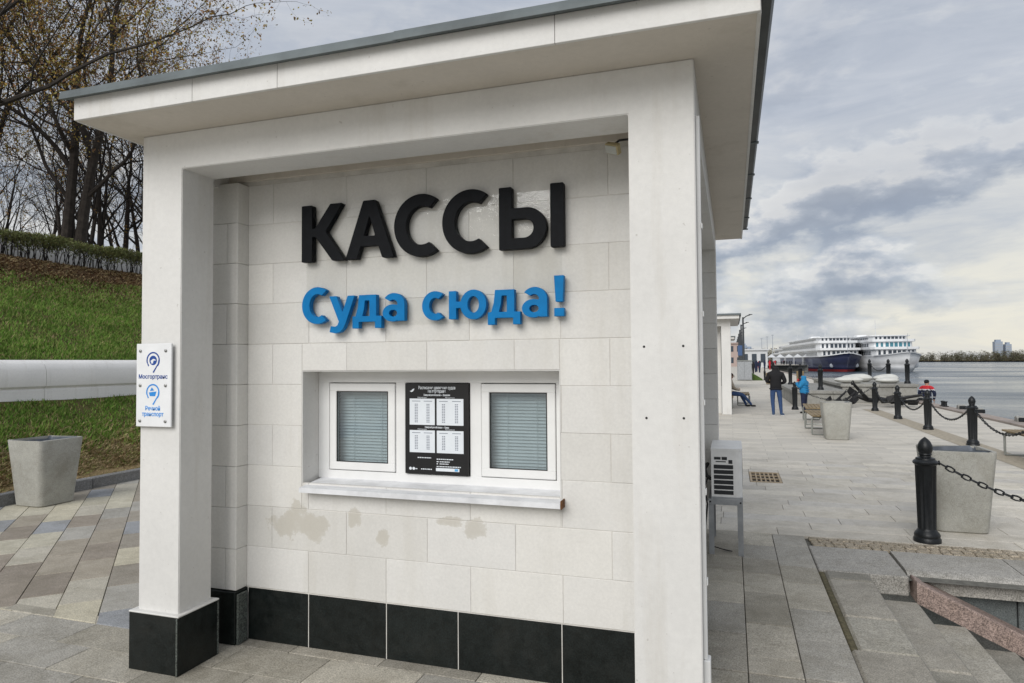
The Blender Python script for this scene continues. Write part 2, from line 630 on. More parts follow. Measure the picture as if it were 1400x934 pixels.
granite('pier_stone', [(0.33, 0.325, 0.30), (0.29, 0.285, 0.265)], 0.85, 0.2, 0.45, 0.25, 0.06, (0.17, 0.16, 0.13))
granite('bin_concrete', [(0.385, 0.38, 0.345)], 0.85, 0.12, 0.4, 0.35, 0.04, (0.22, 0.20, 0.16), 2.6)
granite('sett', [(0.36, 0.31, 0.24)], 0.9, 0.5, 0.5, 0.6, 0.1)
plain('moss', (0.12, 0.105, 0.06), 1.0, 0, 0.5, 30, bump=0.8)
plain('soil', (0.115, 0.085, 0.05), 1.0, 0, 0.4, 3, bump=0.6, bscale=30)


def glass(name, tint, refl, wrinkle=0.0, rough=0.02):
    t = NT(name)
    tr = t.new('ShaderNodeBsdfTransparent')
    tr.inputs[0].default_value = (*tint, 1)
    gl = t.new('ShaderNodeBsdfGlossy')
    gl.inputs['Roughness'].default_value = rough
    gl.inputs['Color'].default_value = (0.95, 0.97, 1, 1)
    lw_ = t.new('ShaderNodeLayerWeight')
    lw_.inputs['Blend'].default_value = 0.5
    if wrinkle:
        n = t.bump(t.math('ADD', t.noise(7, 3, 0.5, sc=(1.6, 1, 0.6), dist=1.6), t.noise(22, 2, 0.5, dist=2.0)), wrinkle, 0.02)
        t.l.new(n, gl.inputs['Normal'])
        t.l.new(n, lw_.inputs['Normal'])
    mx = t.new('ShaderNodeMixShader')
    fres = t.math('ADD', 0.045, t.math('MULTIPLY', t.math('POWER', lw_.outputs['Facing'], 5.0), 0.9))
    t.l.new(t.math('MULTIPLY', fres, refl, True), mx.inputs[0])
    t.l.new(tr.outputs[0], mx.inputs[1])
    t.l.new(gl.outputs[0], mx.inputs[2])
    t.l.new(mx.outputs[0], t.out.inputs[0])
    M[name] = t.m


glass('pane_glass', (0.80, 0.845, 0.86), 2.0)
glass('clear_film', (0.98, 0.98, 0.975), 0.45, 0.035, 0.06)
plain('blind_slat', (0.84, 0.86, 0.85), 0.5, var=0.05)

# ================================================================== the ticket kiosk
ZP = 0.33                 # plinth top
CH = 0.2577               # course height
YW = 3.57                 # face of the recessed front wall
XL, XR = -3.30, -0.14     # outer faces of the corner pillars
WIN = (-2.56, -0.898, 1.009, 1.705)


def rect_minus(r, h):
    x0, x1, z0, z1 = r
    a, b, c, d = h
    if x1 <= a or x0 >= b or z1 <= c or z0 >= d:
        return [r]
    res = []
    if x0 < a:
        res.append((x0, a, z0, z1))
    if x1 > b:
        res.append((b, x1, z0, z1))
    xa, xb = max(x0, a), min(x1, b)
    if z0 < c:
        res.append((xa, xb, z0, c))
    if z1 > d:
        res.append((xa, xb, d, z1))
    return res


kiosk = thing('ticket_kiosk', 'white stone ticket kiosk with deep porch, flat roof and dark granite base', 'kiosk', (-1.72, 5.2, 0))
OFF = Vector((1.72, -5.2, 0))


def kpart(mb, name, mat, smooth=False, parent=None):
    o = mb.build(name, mat, parent or kiosk, smooth)
    if parent is None:
        o.location = OFF
    return o


# walls of the room behind the facing, with the window opening left free
a, b, c, d = WIN
core = MB()
core.box(-3.2, a, YW + 0.003, 3.80, 0.0, 3.09).box(b, -0.30, YW + 0.003, 3.80, 0.0, 3.09)
core.box(a, b, YW + 0.003, 3.80, 0.0, c - 0.03).box(a, b, YW + 0.003, 3.80, d, 3.09)
core.box(-0.55, -0.30, 3.801, 7.1, 0.0, 3.09).box(-3.2, -2.95, 3.801, 7.1, 0.0, 3.09).box(-3.2, -0.30, 7.101, 7.35, 0.0, 3.09)
wall = kpart(core, 'wall', 'mortar')
reveal = MB()
reveal.box(a - 0.002, a + 0.004, YW + 0.003, 3.79, c - 0.02, d).box(b - 0.004, b + 0.002, YW + 0.003, 3.79, c - 0.02, d)
reveal.box(a + 0.004, b - 0.004, YW + 0.003, 3.79, d - 0.004, d + 0.002)
kpart(reveal, 'window_reveal', 'render_white', parent=wall)
G = 0.0011
for k in range(10):
    z0, z1 = ZP + CH * k, ZP + CH * (k + 1)
    js = [-2.51, -1.97, -1.43, -0.89] if k % 2 == 0 else [-2.78, -2.24, -1.70, -1.16, -0.62]
    xs = [-2.972] + js + [-0.31]
    for x0, x1 in zip(xs, xs[1:]):
        for (p, q, u, v) in rect_minus((x0, x1, z0, z1), WIN):
            dy = random.uniform(-0.0008, 0.0008)
            block('stone_block', q - p - 2 * G, 0.03, v - u - 2 * G, 0.0022, 'limestone', wall, (p + G, YW + dy, u + G))
    # pilaster at the left corner: a face course and its return
    cut = [-3.29, -2.97] if k % 2 else [-3.29, -3.055, -2.97]
    for x0, x1 in zip(cut, cut[1:]):
        block('stone_block', x1 - x0 - 2 * G, 0.115, CH - 2 * G, 0.003, 'limestone', wall, (x0 + G, 3.47, z0 + G))
    # end pier on the river side
    block('stone_block', 0.155, 0.30, CH - 2 * G, 0.003, 'limestone', wall, (-0.295, 7.10, z0 + G))
    ys = [3.60, 4.35, 5.1, 5.85, 6.6, 7.095] if k % 2 else [3.60, 3.98, 4.73, 5.48, 6.23, 7.095]
    for y0, y1 in zip(ys, ys[1:]):
        block('stone_block', 0.03, y1 - y0 - 2 * G, CH - 2 * G, 0.003, 'limestone', wall, (-0.325, y0 + G, z0 + G))
kpart(MB().cbox(-3.29, -0.31, YW - 0.012, YW + 0.02, 2.935, 3.095, 0.004), 'cornice', 'soffit_paint')
# dark granite base
plinth = kpart(MB().box(-2.975, -0.31, YW + 0.012, YW + 0.03, -0.01, ZP - 0.004), 'plinth', 'joint_dark')
px_ = [-2.962, -2.51, -1.97, -1.51, -0.90, -0.32]
for x0, x1 in zip(px_, px_[1:]):
    block('granite_slab', x1 - x0 - 0.005, 0.03, ZP - 0.006, 0.002, 'plinth_granite', plinth, (x0 + 0.0025, YW + 0.001, 0.0))
block('granite_slab', 0.325, 0.12, ZP - 0.004, 0.003, 'plinth_granite', plinth, (-3.29, 3.455, 0.0))
block('granite_slab', 0.014, 0.085, ZP - 0.02, 0.002, 'plinth_edge', plinth, (-2.964, 3.468, 0.0))
for y0, y1 in ((3.6, 4.5), (4.505, 5.4), (5.405, 6.3), (6.305, 7.09)):
    block('granite_slab', 0.03, y1 - y0, ZP - 0.01, 0.003, 'plinth_granite', plinth, (-0.31, y0, 0.0))
# porch frame: two pillars and the front beam in one rendered piece, side beams
fr_ = MB().prism([(XL, ZP), (XL, 3.10), (XR, 3.10), (XR, 0.05), (-0.434, 0.05), (-0.434, 2.885), (-3.006, 2.885), (-3.006, ZP)], 'y', 3.05, 3.30)
bm = bmesh.new()
me_ = fr_.mesh('porch_frame', 'render_white')
bm.from_mesh(me_)
bmesh.ops.bevel(bm, geom=list(bm.edges), offset=0.004, segments=2, affect='EDGES', clamp_overlap=True)
bm.to_mesh(me_)
bm.free()
pil = link('porch_frame', me_, kiosk, OFF)
for x0 in (XL, -0.434):
    if x0 < -1:
        pp = MB().cbox(x0 - 0.034, x0 + 0.294 + 0.018, 3.018, 3.030, 0, ZP - 0.006, 0.002)
        kpart(pp, 'granite_slab', 'plinth_granite', parent=pil)
        kpart(MB().cbox(x0 + 0.294 + 0.018, x0 + 0.294 + 0.030, 3.016, 3.318, 0, ZP - 0.006, 0.002), 'granite_slab', 'plinth_granite', parent=pil)
        kpart(MB().cbox(x0 + 0.294 + 0.0195, x0 + 0.294 + 0.0285, 3.0105, 3.0165, 0, ZP - 0.008, 0.001), 'slab_edge', 'plinth_edge', parent=pil)
        kpart(MB().cbox(x0 + 0.294 + 0.016, x0 + 0.294 + 0.030, 3.320, 3.334, 0, ZP - 0.008, 0.001), 'slab_edge', 'plinth_edge', parent=pil)
        kpart(MB().box(x0 - 0.03, x0 + 0.294 + 0.016, 3.031, 3.332, 0, ZP - 0.008), 'pillar_base', 'joint_dark', parent=pil)
        kpart(MB().cbox(x0 - 0.036, x0 + 0.294 + 0.032, 3.015, 3.334, ZP - 0.006, ZP + 0.004, 0.003), 'cap_strip', 'render_white', parent=pil)
    else:
        kpart(MB().prism([(x0 - 0.022, -0.01), (x0 + 0.316, -0.01), (x0 + 0.298, 0.055), (x0 - 0.002, 0.055)], 'y', 3.035, 3.315), 'pillar_foot', 'render_white', parent=pil)
        for (hx, hz) in ((-0.375, 1.816), (-0.203, 1.817), (-0.368, 1.495), (-0.205, 1.497)):
            o = kpart(MB().lathe([(0.0055, -0.001), (0.0055, 0.001)], 10), 'bolt_hole', 'cable_black', parent=pil)
            o.location = (hx, 3.0495, hz)
            o.rotation_euler = (R(90), 0, 0)
kpart(MB().box(-0.325, XR - 0.002, 3.301, 7.395, 2.884, 3.10), 'beam', 'render_white')
kpart(MB().box(XL + 0.002, -3.12, 3.301, 7.395, 2.884, 3.10), 'beam', 'render_white')
kpart(MB().box(-3.12, -0.325, 3.301, 7.35, 3.05, 3.096), 'porch_ceiling', 'soffit_paint')
# roof slab with jointed fascia panels, metal edge and gutter
roof = kpart(MB().box(-3.415, 0.118, 2.725, 7.79, 3.101, 3.21), 'roof', 'soffit_paint')
fx = [-3.425, -2.61, -2.09, -0.69, 0.13]
for x0, x1 in zip(fx, fx[1:]):
    kpart(MB().cbox(x0 + 0.001, x1 - 0.001, 2.708, 2.727, 3.099, 3.222, 0.0018), 'fascia_panel', 'render_white', parent=roof)
fy = [2.728, 4.0, 5.3, 6.6, 7.80]
for y0, y1 in zip(fy, fy[1:]):
    kpart(MB().cbox(0.116, 0.132, y0 + 0.001, y1 - 0.001, 3.097, 3.222, 0.0018), 'fascia_panel', 'render_white', parent=roof)
    kpart(MB().cbox(-3.427, -3.413, y0 + 0.001, y1 - 0.001, 3.097, 3.222, 0.0018), 'fascia_panel', 'render_white', parent=roof)
prof = [(2.66, 3.206), (2.663, 3.226), (2.672, 3.252), (2.70, 3.262), (2.72, 3.262), (2.72, 3.224), (2.70, 3.216)]
kpart(MB().prism(prof, 'x', -3.478, -1.42), 'metal_edge', 'roof_metal', parent=roof)
kpart(MB().prism([(y - 0.002, z + 0.002) for y, z in prof], 'x', -1.432, 0.185), 'metal_edge', 'roof_metal', parent=roof)
kpart(MB().box(-3.47, 0.13, 2.721, 7.80, 3.223, 3.258), 'roof_sheet', 'roof_metal', parent=roof)
gp = [(0.136, 3.15), (0.142, 3.262), (0.19, 3.265), (0.186, 3.19), (0.172, 3.155)]
for y0, y1 in ((2.665, 4.55), (4.56, 6.1), (6.11, 7.55)):
    kpart(MB().prism(gp, 'y', y0, y1), 'gutter', 'gutter_dark', parent=roof)
for y0 in (4.52, 5.3, 6.08, 6.9, 7.5):
    kpart(MB().box(0.1325, 0.188, y0, y0 + 0.03, 3.147, 3.156), 'gutter_bracket', 'roof_metal', parent=roof)

# window: fixed frame, two casements with blinds, a centre panel
YG = 3.74
win = MB()
zs, zt = 1.012, 1.702
win.cbox(-2.556, -0.902, YG, YG + 0.05, zt - 0.075, zt, 0.003).cbox(-2.556, -0.902, YG, YG + 0.05, zs, zs + 0.055, 0.003)
for x0, x1 in ((-2.556, -2.475), (-1.995, -1.925), (-1.498, -1.425), (-0.965, -0.902)):
    win.cbox(x0, x1, YG + 0.001, YG + 0.049, zs + 0.052, zt - 0.072, 0.003)
win = kpart(win, 'window', 'pvc_white')
for x0, x1 in ((-2.468, -1.998), (-1.422, -0.968)):
    f = MB()
    z0, z1, w = 1.072, 1.622, 0.05
    f.cbox(x0, x1, YG - 0.007, YG + 0.03, z0, z0 + w, 0.004).cbox(x0, x1, YG - 0.007, YG + 0.03, z1 - w, z1, 0.004)
    f.cbox(x0, x0 + w, YG - 0.0065, YG + 0.029, z0 + w - .003, z1 - w + .003, 0.004).cbox(x1 - w, x1, YG - 0.0065, YG + 0.029, z0 + w - .003, z1 - w + .003, 0.004)
    kpart(f, 'casement', 'pvc_white', parent=win)
    g = MB()
    for (p, q, u, v) in ((x0 + w, x1 - w, z0 + w, z0 + w + .006), (x0 + w, x1 - w, z1 - w - .006, z1 - w), (x0 + w, x0 + w + .006, z0 + w, z1 - w), (x1 - w - .006, x1 - w, z0 + w, z1 - w)):
        g.box(p, q, YG - 0.003, YG + 0.002, u, v)
    kpart(g, 'gasket', 'cable_black', parent=win)
    kpart(MB().box(x0 + w, x1 - w, YG + 0.004, YG + 0.010, z0 + w, z1 - w), 'pane', 'pane_glass', parent=win)
    bl = MB()
    nsl = 24
    for i in range(nsl):
        zz = z0 + w - 0.01 + (z1 - z0 - 2 * w + 0.02) * (i + 0.5) / nsl
        x_a, x_b = x0 + w - 0.02, x1 - w + 0.02
        sag = random.uniform(-0.001, 0.001)
        pr = [(3.816, zz + 0.0105), (3.812, zz + 0.001), (3.802, zz - 0.0085)]
        bl.add([(x_a, p, q + sag) for p, q in pr] + [(x_b, p, q - sag) for p, q in pr], [(0, 1, 4, 3), (1, 2, 5, 4)])
    for xx in (x0 + 0.14, x1 - 0.13):
        bl.box(xx, xx + 0.0025, 3.797, 3.799, z0 + w - 0.02, z1 - w + 0.02)
    kpart(bl, 'blind', 'blind_slat', parent=win)
kpart(MB().box(-2.75, -0.7, 4.1, 4.11, 0.4, 2.4), 'room_partition', 'interior')
sill = MB()
sill.prism([(3.742, 1.016), (3.505, 0.992), (3.498, 0.990), (3.498, 0.962), (3.506, 0.960), (3.51, 0.978), (3.742, 1.000)], 'x', -2.530, -0.885)
sill = kpart(sill, 'window_sill', 'sill_white')
kpart(MB().cbox(-0.884, -0.8765, 3.497, 3.585, 0.958, 1.005, 0.002), 'rusty_sill_end', 'rust', parent=sill)

# ------------------------------------------------------------------ lettering on the wall, outlines from distance fields
def sd_poly(P):
    def f(x, y):
        d = np.full(x.shape, 1e9)
        s = np.ones(x.shape)
        n = len(P)
        for i in range(n):
            ax, ay = P[i]
            bx, by = P[i - 1]
            ex, ey = bx - ax, by - ay
            wx, wy = x - ax, y - ay
            t = np.clip((wx * ex + wy * ey) / (ex * ex + ey * ey), 0, 1)
            d = np.minimum(d, (wx - ex * t) ** 2 + (wy - ey * t) ** 2)
            c1, c2, c3 = y >= ay, y < by, ex * wy > ey * wx
            s = np.where((c1 & c2 & c3) | (~c1 & ~c2 & ~c3), -s, s)
        return s * np.sqrt(d)
    return f


def sd_box(x0, x1, y0, y1):
    return lambda x, y: np.maximum(np.maximum(x0 - x, x - x1), np.maximum(y0 - y, y - y1))


def sd_ell(cx, cy, a, b):
    return lambda x, y: (np.sqrt(((x - cx) / a) ** 2 + ((y - cy) / b) ** 2) - 1) * min(a, b)


def U(*fs):
    return lambda x, y: np.minimum.reduce([f(x, y) for f in fs])


def I(*fs):
    return lambda x, y: np.maximum.reduce([f(x, y) for f in fs])


def N(f):
    return lambda x, y: -f(x, y)


def contours(f, x0, x1, y0, y1, h):
    xs, ys = np.arange(x0, x1 + h, h), np.arange(y0, y1 + h, h)
    X, Y = np.meshgrid(xs, ys, indexing='ij')
    D = f(X, Y)
    D = np.where(np.abs(D) < 1e-7, 1e-7, D)
    nxt = {}
    pts = {}

    def ep(i, j, ax):
        k = (i, j, ax)
        if k not in pts:
            a_ = D[i, j]
            b_ = D[i + 1, j] if ax == 0 else D[i, j + 1]
            t = a_ / (a_ - b_)
            pts[k] = (xs[i] + (h * t if ax == 0 else 0), ys[j] + (h * t if ax == 1 else 0))
        return k
    for i in range(len(xs) - 1):
        for j in range(len(ys) - 1):
            q = [D[i, j] < 0, D[i + 1, j] < 0, D[i + 1, j + 1] < 0, D[i, j + 1] < 0]
            if all(q) or not any(q):
                continue
            E = [(i, j, 0), (i + 1, j, 1), (i, j + 1, 0), (i, j, 1)]
            cr = [k for k in range(4) if q[k] != q[(k + 1) % 4]]
            st = [k for k in cr if not q[(k + 1) % 4]]
            en = [k for k in cr if q[(k + 1) % 4]]
            if len(cr) == 2:
                nxt[ep(*E[en[0]])] = ep(*E[st[0]])
            else:
                for k in en:
                    nxt[ep(*E[k])] = ep(*E[(k + 1) % 4])
    loops = []
    while nxt:
        k = next(iter(nxt))
        lp = []
        while k in nxt:
            lp.append(pts[k])
            k = nxt.pop(k)
        if len(lp) > 5:
            # drop points on straight runs
            keep = []
            for q in range(len(lp)):
                a_, b_, c_ = keep[-1] if keep else lp[-1], lp[q], lp[(q + 1) % len(lp)]
                cr_ = (b_[0] - a_[0]) * (c_[1] - b_[1]) - (b_[1] - a_[1]) * (c_[0] - b_[0])
                if abs(cr_) > 2e-6:
                    keep.append(b_)
            loops.append(keep)
    return loops


def letter(fn, bounds, unit, x, z, depth, mat, parent):
    cu = bpy.data.curves.new('letter', 'CURVE')
    cu.dimensions = '2D'
    cu.fill_mode = 'BOTH'
    cu.extrude = depth / 2
    cu.bevel_depth = 0.0012
    cu.bevel_resolution = 1
    cu.offset = -0.0012
    for lp in contours(fn, *bounds, 0.0202):
        sp = cu.splines.new('POLY')
        sp.points.add(len(lp) - 1)
        for pt, (u, v) in zip(sp.points, lp):
            pt.co = (u * unit, v * unit, 0, 1)
        sp.use_cyclic_u = True
    o = bpy.data.objects.new('letter', cu)
    COL.objects.link(o)
    dg = bpy.context.evaluated_depsgraph_get()
    me = bpy.data.meshes.new_from_object(o.evaluated_get(dg))
    COL.objects.unlink(o)
    bpy.data.objects.remove(o)
    me.materials.clear()
    me.materials.append(M[mat])
    ob = link('letter', me, parent, (x, 3.514 + depth / 2, z))
    ob.rotation_euler = (R(90), 0, 0)
    return ob


def ring_c(cx, cy, a, b, ia, ib, wedge):
    return I(sd_ell(cx, cy, a, b), N(sd_ell(cx + 0.01, cy, ia, ib)), N(sd_poly(wedge)))


K_ = sd_poly([(0, 0), (0, 1), (.215, 1), (.215, .58), (.27, .58), (.585, 1), (.825, 1), (.49, .52), (.87, 0), (.625, 0), (.28, .435), (.215, .435), (.215, 0)])
A_ = I(sd_poly([(0, 0), (.35, 1), (.585, 1), (.94, 0), (.715, 0), (.64, .215), (.30, .215), (.225, 0)]), N(sd_poly([(.36, .385), (.58, .385), (.47, .735)])))
C_ = ring_c(.50, .5, .50, .525, .285, .325, [(.36, .5), (1.3, 1.45), (1.3, -.45)])
Y_ = U(sd_box(0, .215, 0, 1), I(U(sd_box(0, .46, 0, .655), sd_ell(.46, .3275, .325, .3275)), N(U(sd_box(.215, .42, .175, .48), sd_ell(.42, .3275, .155, .1525)))), sd_box(.85, 1.065, 0, 1))
y_ = sd_poly([(0, 1), (.31, 1), (.58, .38), (.80, 1), (1.1, 1), (.72, -.02), (.62, -.22), (.47, -.36), (.28, -.41), (.02, -.36), (.07, -.13), (.25, -.16), (.36, -.1), (.42, .03)])
d_ = I(sd_poly([(0, -.24), (0, .21), (.13, .21), (.23, .55), (.28, 1), (1.0, 1), (1.0, .21), (1.22, .21), (1.22, -.24), (.95, -.24), (.95, 0), (.27, 0), (.27, -.24)]), N(sd_poly([(.42, .21), (.50, .50), (.53, .79), (.72, .79), (.72, .21)])))
a_ = U(I(sd_ell(.40, .295, .40, .315), N(sd_ell(.43, .285, .165, .125))), sd_box(.61, .90, 0, .66),
       I(sd_ell(.45, .60, .45, .425), N(sd_ell(.43, .575, .19, .205)), sd_box(-.2, 1.2, .60, 1.2), N(sd_poly([(-.3, .56), (.45, .56), (.34, .70), (.10, .84), (-.3, .9)]))),
       sd_box(.40, .66, .405, .595))
c_ = ring_c(.50, .5, .50, .525, .225, .285, [(.38, .5), (1.3, 1.35), (1.3, -.35)])
yu = U(sd_box(0, .28, 0, 1), sd_box(.27, .52, .39, .62), I(sd_ell(.93, .5, .49, .525), N(sd_ell(.93, .5, .215, .29))))
ex = U(sd_box(0.0, .34, 0, .28), sd_poly([(0.0, 1.38), (.34, 1.38), (.30, .49), (.05, .49)]))
CC = ring_c(.50, .5, .50, .525, .26, .325, [(.36, .5), (1.3, 1.40), (1.3, -.40)])

letters = thing('wall_lettering', 'large black and blue raised letters on clear film above the kiosk window', 'lettering', (-1.69, 3.55, 1.93))
LO = Vector((1.69, -3.55, -1.93))
for fn, x, bnd in ((K_, -2.525, (-.1, 1.0, -.1, 1.1)), (A_, -2.214, (-.1, 1.1, -.1, 1.1)), (C_, -1.884, (-.1, 1.1, -.15, 1.15)), (C_, -1.574, (-.1, 1.1, -.15, 1.15)), (Y_, -1.227, (-.1, 1.2, -.1, 1.1))):
    letter(fn, bnd, 0.35, x, 2.378, 0.042, 'letter_black', letters).location += LO
for fn, x, u, bnd in ((CC, -2.521, 0.216, (-.1, 1.1, -.15, 1.15)), (y_, -2.327, 0.161, (-.1, 1.25, -.55, 1.1)), (d_, -2.165, 0.161, (-.1, 1.35, -.4, 1.1)), (a_, -1.961, 0.161, (-.1, 1.1, -.1, 1.15)),
                      (c_, -1.703, 0.161, (-.1, 1.1, -.15, 1.15)), (yu, -1.534, 0.161, (-.1, 1.55, -.15, 1.15)), (d_, -1.297, 0.157, (-.1, 1.35, -.4, 1.1)), (a_, -1.096, 0.161, (-.1, 1.1, -.1, 1.15)), (ex, -0.912, 0.161, (-.1, .45, -.1, 1.5))):
    letter(fn, bnd, u, x, 1.998, 0.037, 'letter_blue', letters).location += LO
film = MB().box(-2.525, -0.878, YW - 0.006, YW - 0.003, 1.975, 2.705).build('clear_panel', 'clear_film', letters)
film.location = LO

# ------------------------------------------------------------------ white plate on the left pillar
plate = thing('transport_sign', 'white plastic plate with two blue pin symbols screwed to the left pillar', 'sign', (-3.18, 3.05, 1.39))


def on_plate(o):
    o.parent = plate
    o.location = Vector(o.location) - Vector((-3.18, 3.05, 1.39))
    return o


on_plate(MB().cbox(-3.303, -3.045, 3.022, 3.034, 1.392, 1.872, 0.0025).build('panel', 'sign_white'))
for sx in (-3.272, -3.085):
    for sz in (1.83, 1.63, 1.425):
        s = MB().lathe([(0.009, 0), (0.009, 0.004), (0.004, 0.007)], 10).build('screw', 'steel', loc=(sx, 3.022, sz))
        s.rotation_euler = (R(90), 0, 0)
        on_plate(s)


def flat(loops_f, bounds, unit, x, z, y, mat, name='symbol'):
    cu = bpy.data.curves.new(name, 'CURVE')
    cu.dimensions = '2D'
    cu.fill_mode = 'BOTH'
    cu.extrude = 0.0004
    for lp in contours(loops_f, *bounds, 0.0202):
        sp = cu.splines.new('POLY')
        sp.points.add(len(lp) - 1)
        for pt, (u, v) in zip(sp.points, lp):
            pt.co = (u * unit, v * unit, 0, 1)
        sp.use_cyclic_u = True
    o = bpy.data.objects.new(name, cu)
    COL.objects.link(o)
    me = bpy.data.meshes.new_from_object(o.evaluated_get(bpy.context.evaluated_depsgraph_get()))
    COL.objects.unlink(o)
    bpy.data.objects.remove(o)
    me.materials.clear()
    me.materials.append(M[mat])
    ob = link(name, me, None, (x, y, z))
    ob.rotation_euler = (R(90), 0, 0)
    return ob


pin = U(I(sd_ell(0, 0, .50, .50), N(sd_ell(0, 0, .415, .415)), N(sd_poly([(-.05, .0), (-.7, -.25), (-.7, -.9), (.25, -.9), (.36, -.25)]))),
        sd_poly([(.47, -.12), (.49, .02), (.40, .05), (.36, -.18), (-.03, -.70), (.06, -.74)]), sd_poly([(-.44, -.04), (-.50, -.02), (-.37, -.36), (-.30, -.31)]))
PB = (-.7, .7, -.85, .65)
on_plate(flat(pin, PB, 0.098, -3.178, 1.775, 3.0214, 'sign_navy'))
on_plate(flat(I(sd_ell(0, 0, .28, .28), N(sd_poly([(-.2, -.02), (.0, .10), (.16, .06), (.22, -.02), (.05, .0), (-.02, -.16), (.10, -.15), (-.12, -.20)]))), PB, 0.098, -3.178, 1.775, 3.0214, 'sign_navy'))
on_plate(flat(pin, PB, 0.098, -3.178, 1.59, 3.0214, 'sign_blue'))
on_plate(flat(U(sd_poly([(-.30, .0), (.27, .06), (.17, -.22), (-.22, -.22)]), sd_poly([(-.22, .08), (-.08, .30), (.10, .12)])), PB, 0.098, -3.178, 1.59, 3.0214, 'sign_blue'))
for body, size, mat, z, w in (('Мосгортранс', 0.034, 'sign_navy', 1.68, 0.212), ('Речной', 0.034, 'sign_blue', 1.497, 0.108), ('транспорт', 0.034, 'sign_blue', 1.464, 0.158)):
    on_plate(text_on(body, size, mat, None, -3.178, 3.0214, z, w, 0.0007))

# ------------------------------------------------------------------ timetable in the centre light of the window
PY = 3.722
poster = thing('timetable_poster', 'black timetable poster with four white tables between the two casements', 'poster', (-1.711, 3.735, 1.07))
PO = Vector((1.711, -3.735, -1.07))


def on_poster(o):
    o.parent = poster
    o.location = Vector(o.location) + PO
    return o


on_poster(MB().cbox(-1.921, -1.502, PY, 3.738, 1.073, 1.624, 0.001).build('board', 'poster_black'))
YT = PY - 0.0016
cx = -1.7115
for body, size, z, w in (('Расписание движения судов', 0.026, 1.597, 0.245), ('на переправе', 0.026, 1.576, 0.118), ('Северный речной вокзал — Захарково', 0.015, 1.553, 0.175), ('Северный речной вокзал — Химки', 0.015, 1.357, 0.16)):
    on_poster(text_on(body, size, 'poster_white', None, cx + 0.005, YT, z, w, 0.0004))
for (x0, x1, z0, z1, head) in ((-1.889, -1.72, 1.371, 1.531, 'Рабочие дни'), (-1.707, -1.532, 1.371, 1.531, 'Выходные дни'), (-1.889, -1.72, 1.203, 1.338, 'Рабочие дни'), (-1.707, -1.532, 1.203, 1.338, 'Выходные дни')):
    tb = on_poster(MB().cbox(x0, x1, YT - 0.0004, PY + 0.001, z0, z1, 0.0002).build('table', 'poster_white'))
    on_poster(text_on(head, 0.0105, 'poster_white', None, (x0 + x1) / 2, YT, z1 + 0.0065, 0.06))
    tx = MB()
    n = 12 if z1 > 1.4 else 9
    for cxx in (x0 + 0.045, x1 - 0.045):
        tx.box(cxx - 0.028, cxx + 0.028, YT - 0.0012, YT - 0.0003, z1 - 0.017, z1 - 0.0135)
        for i in range(n):
            zz = z1 - 0.034 - i * 0.0098
            for q in (-1, 1):
                tx.box(cxx + q * 0.0058 - 0.004, cxx + q * 0.0058 + 0.004, YT - 0.0012, YT - 0.0003, zz - 0.0028, zz + 0.0022)
    stuff(on_poster(tx.build('times', 'poster_grey')))
on_poster(flat(sd_poly([(-.5, .0), (-.1, .1), (.1, .35), (.5, .5), (.42, .15), (.15, -.12), (-.15, -.2), (-.3, -.08)]), (-.7, .7, -.4, .7), 0.032, -1.873, 1.577, YT, 'poster_white', 'bird_symbol'))
sm = MB()
for (x0, x1, z) in ((-1.835, -1.745, 1.172), (-1.708, -1.60, 1.166), (-1.708, -1.695, 1.151), (-1.688, -1.62, 1.151), (-1.708, -1.695, 1.138), (-1.688, -1.63, 1.138), (-1.708, -1.55, 1.122), (-1.866, -1.836, 1.103), (-1.812, -1.74, 1.103)):
    x = x0
    while x < x1 - 0.004:
        w = random.uniform(0.006, 0.014)
        sm.box(x, min(x + w, x1), YT - 0.0006, YT, z - 0.0028, z + 0.0028)
        x += w + 0.003
stuff(on_poster(sm.build('small_print', 'poster_white')))
bar = on_poster(MB().cbox(-1.713, -1.56, YT - 0.0008, PY + 0.001, 1.094, 1.113, 0.0003).build('search_bar', 'poster_white'))
on_poster(MB().cbox(-1.59, -1.568, YT - 0.0016, YT - 0.0002, 1.0965, 1.1105, 0.0003).build('button', 'poster_blue'))
for xx in (-1.884, -1.862):
    o = on_poster(MB().lathe([(0.009, 0), (0.009, 0.0008)], 12).build('round_emblem', 'poster_white', loc=(xx, YT, 1.104)))
    o.rotation_euler = (R(90), 0, 0)

# ------------------------------------------------------------------ flood light under the porch
fl = thing('flood_light', 'small tilted beige flood light fixed in the right corner under the porch', 'lamp', (-0.535, 3.42, 2.865))
h = MB().cbox(-0.042, 0.042, -0.016, 0.016, -0.028, 0.028, 0.005).build('housing', 'lamp_beige', fl, loc=(-0.03, 0, -0.012))
h.rotation_euler = (R(38), R(20), R(-28))
g = MB().cbox(-0.036, 0.036, -0.004, 0.003, -0.022, 0.022, 0.002).build('lens', 'lamp_glass', h, loc=(0, -0.0165, 0))
MB().tube([(-0.035, 0.0, 0.0), (0.0, 0.01, 0.03), (0.066, 0.02, 0.034)], 0.006, 6).build('bracket', 'cable_black', fl)

# ------------------------------------------------------------------ duct and socket on the pillar
duct = thing('cable_duct', 'thin white cable duct running down the river side of the right pillar', 'cable duct', (-0.14, 3.13, 0))
dm = MB().cbox(0.0, 0.018, 0.0, 0.03, 0.42, 2.87, 0.003).build('channel', 'pvc_white', duct)
for z in (0.75, 1.15, 1.55, 1.95, 2.35):
    MB().cbox(0.0185, 0.0235, -0.006, 0.036, z, z + 0.025, 0.001).build('clip', 'pvc_white', dm)
MB().cbox(-0.001, 0.03, -0.01, 0.06, 0.17, 0.42, 0.004).build('junction_box', 'pvc_white', duct)
MB().cbox(0.0305, 0.036, 0.0, 0.05, 0.20, 0.29, 0.002).build('socket', 'ac_dark', duct)

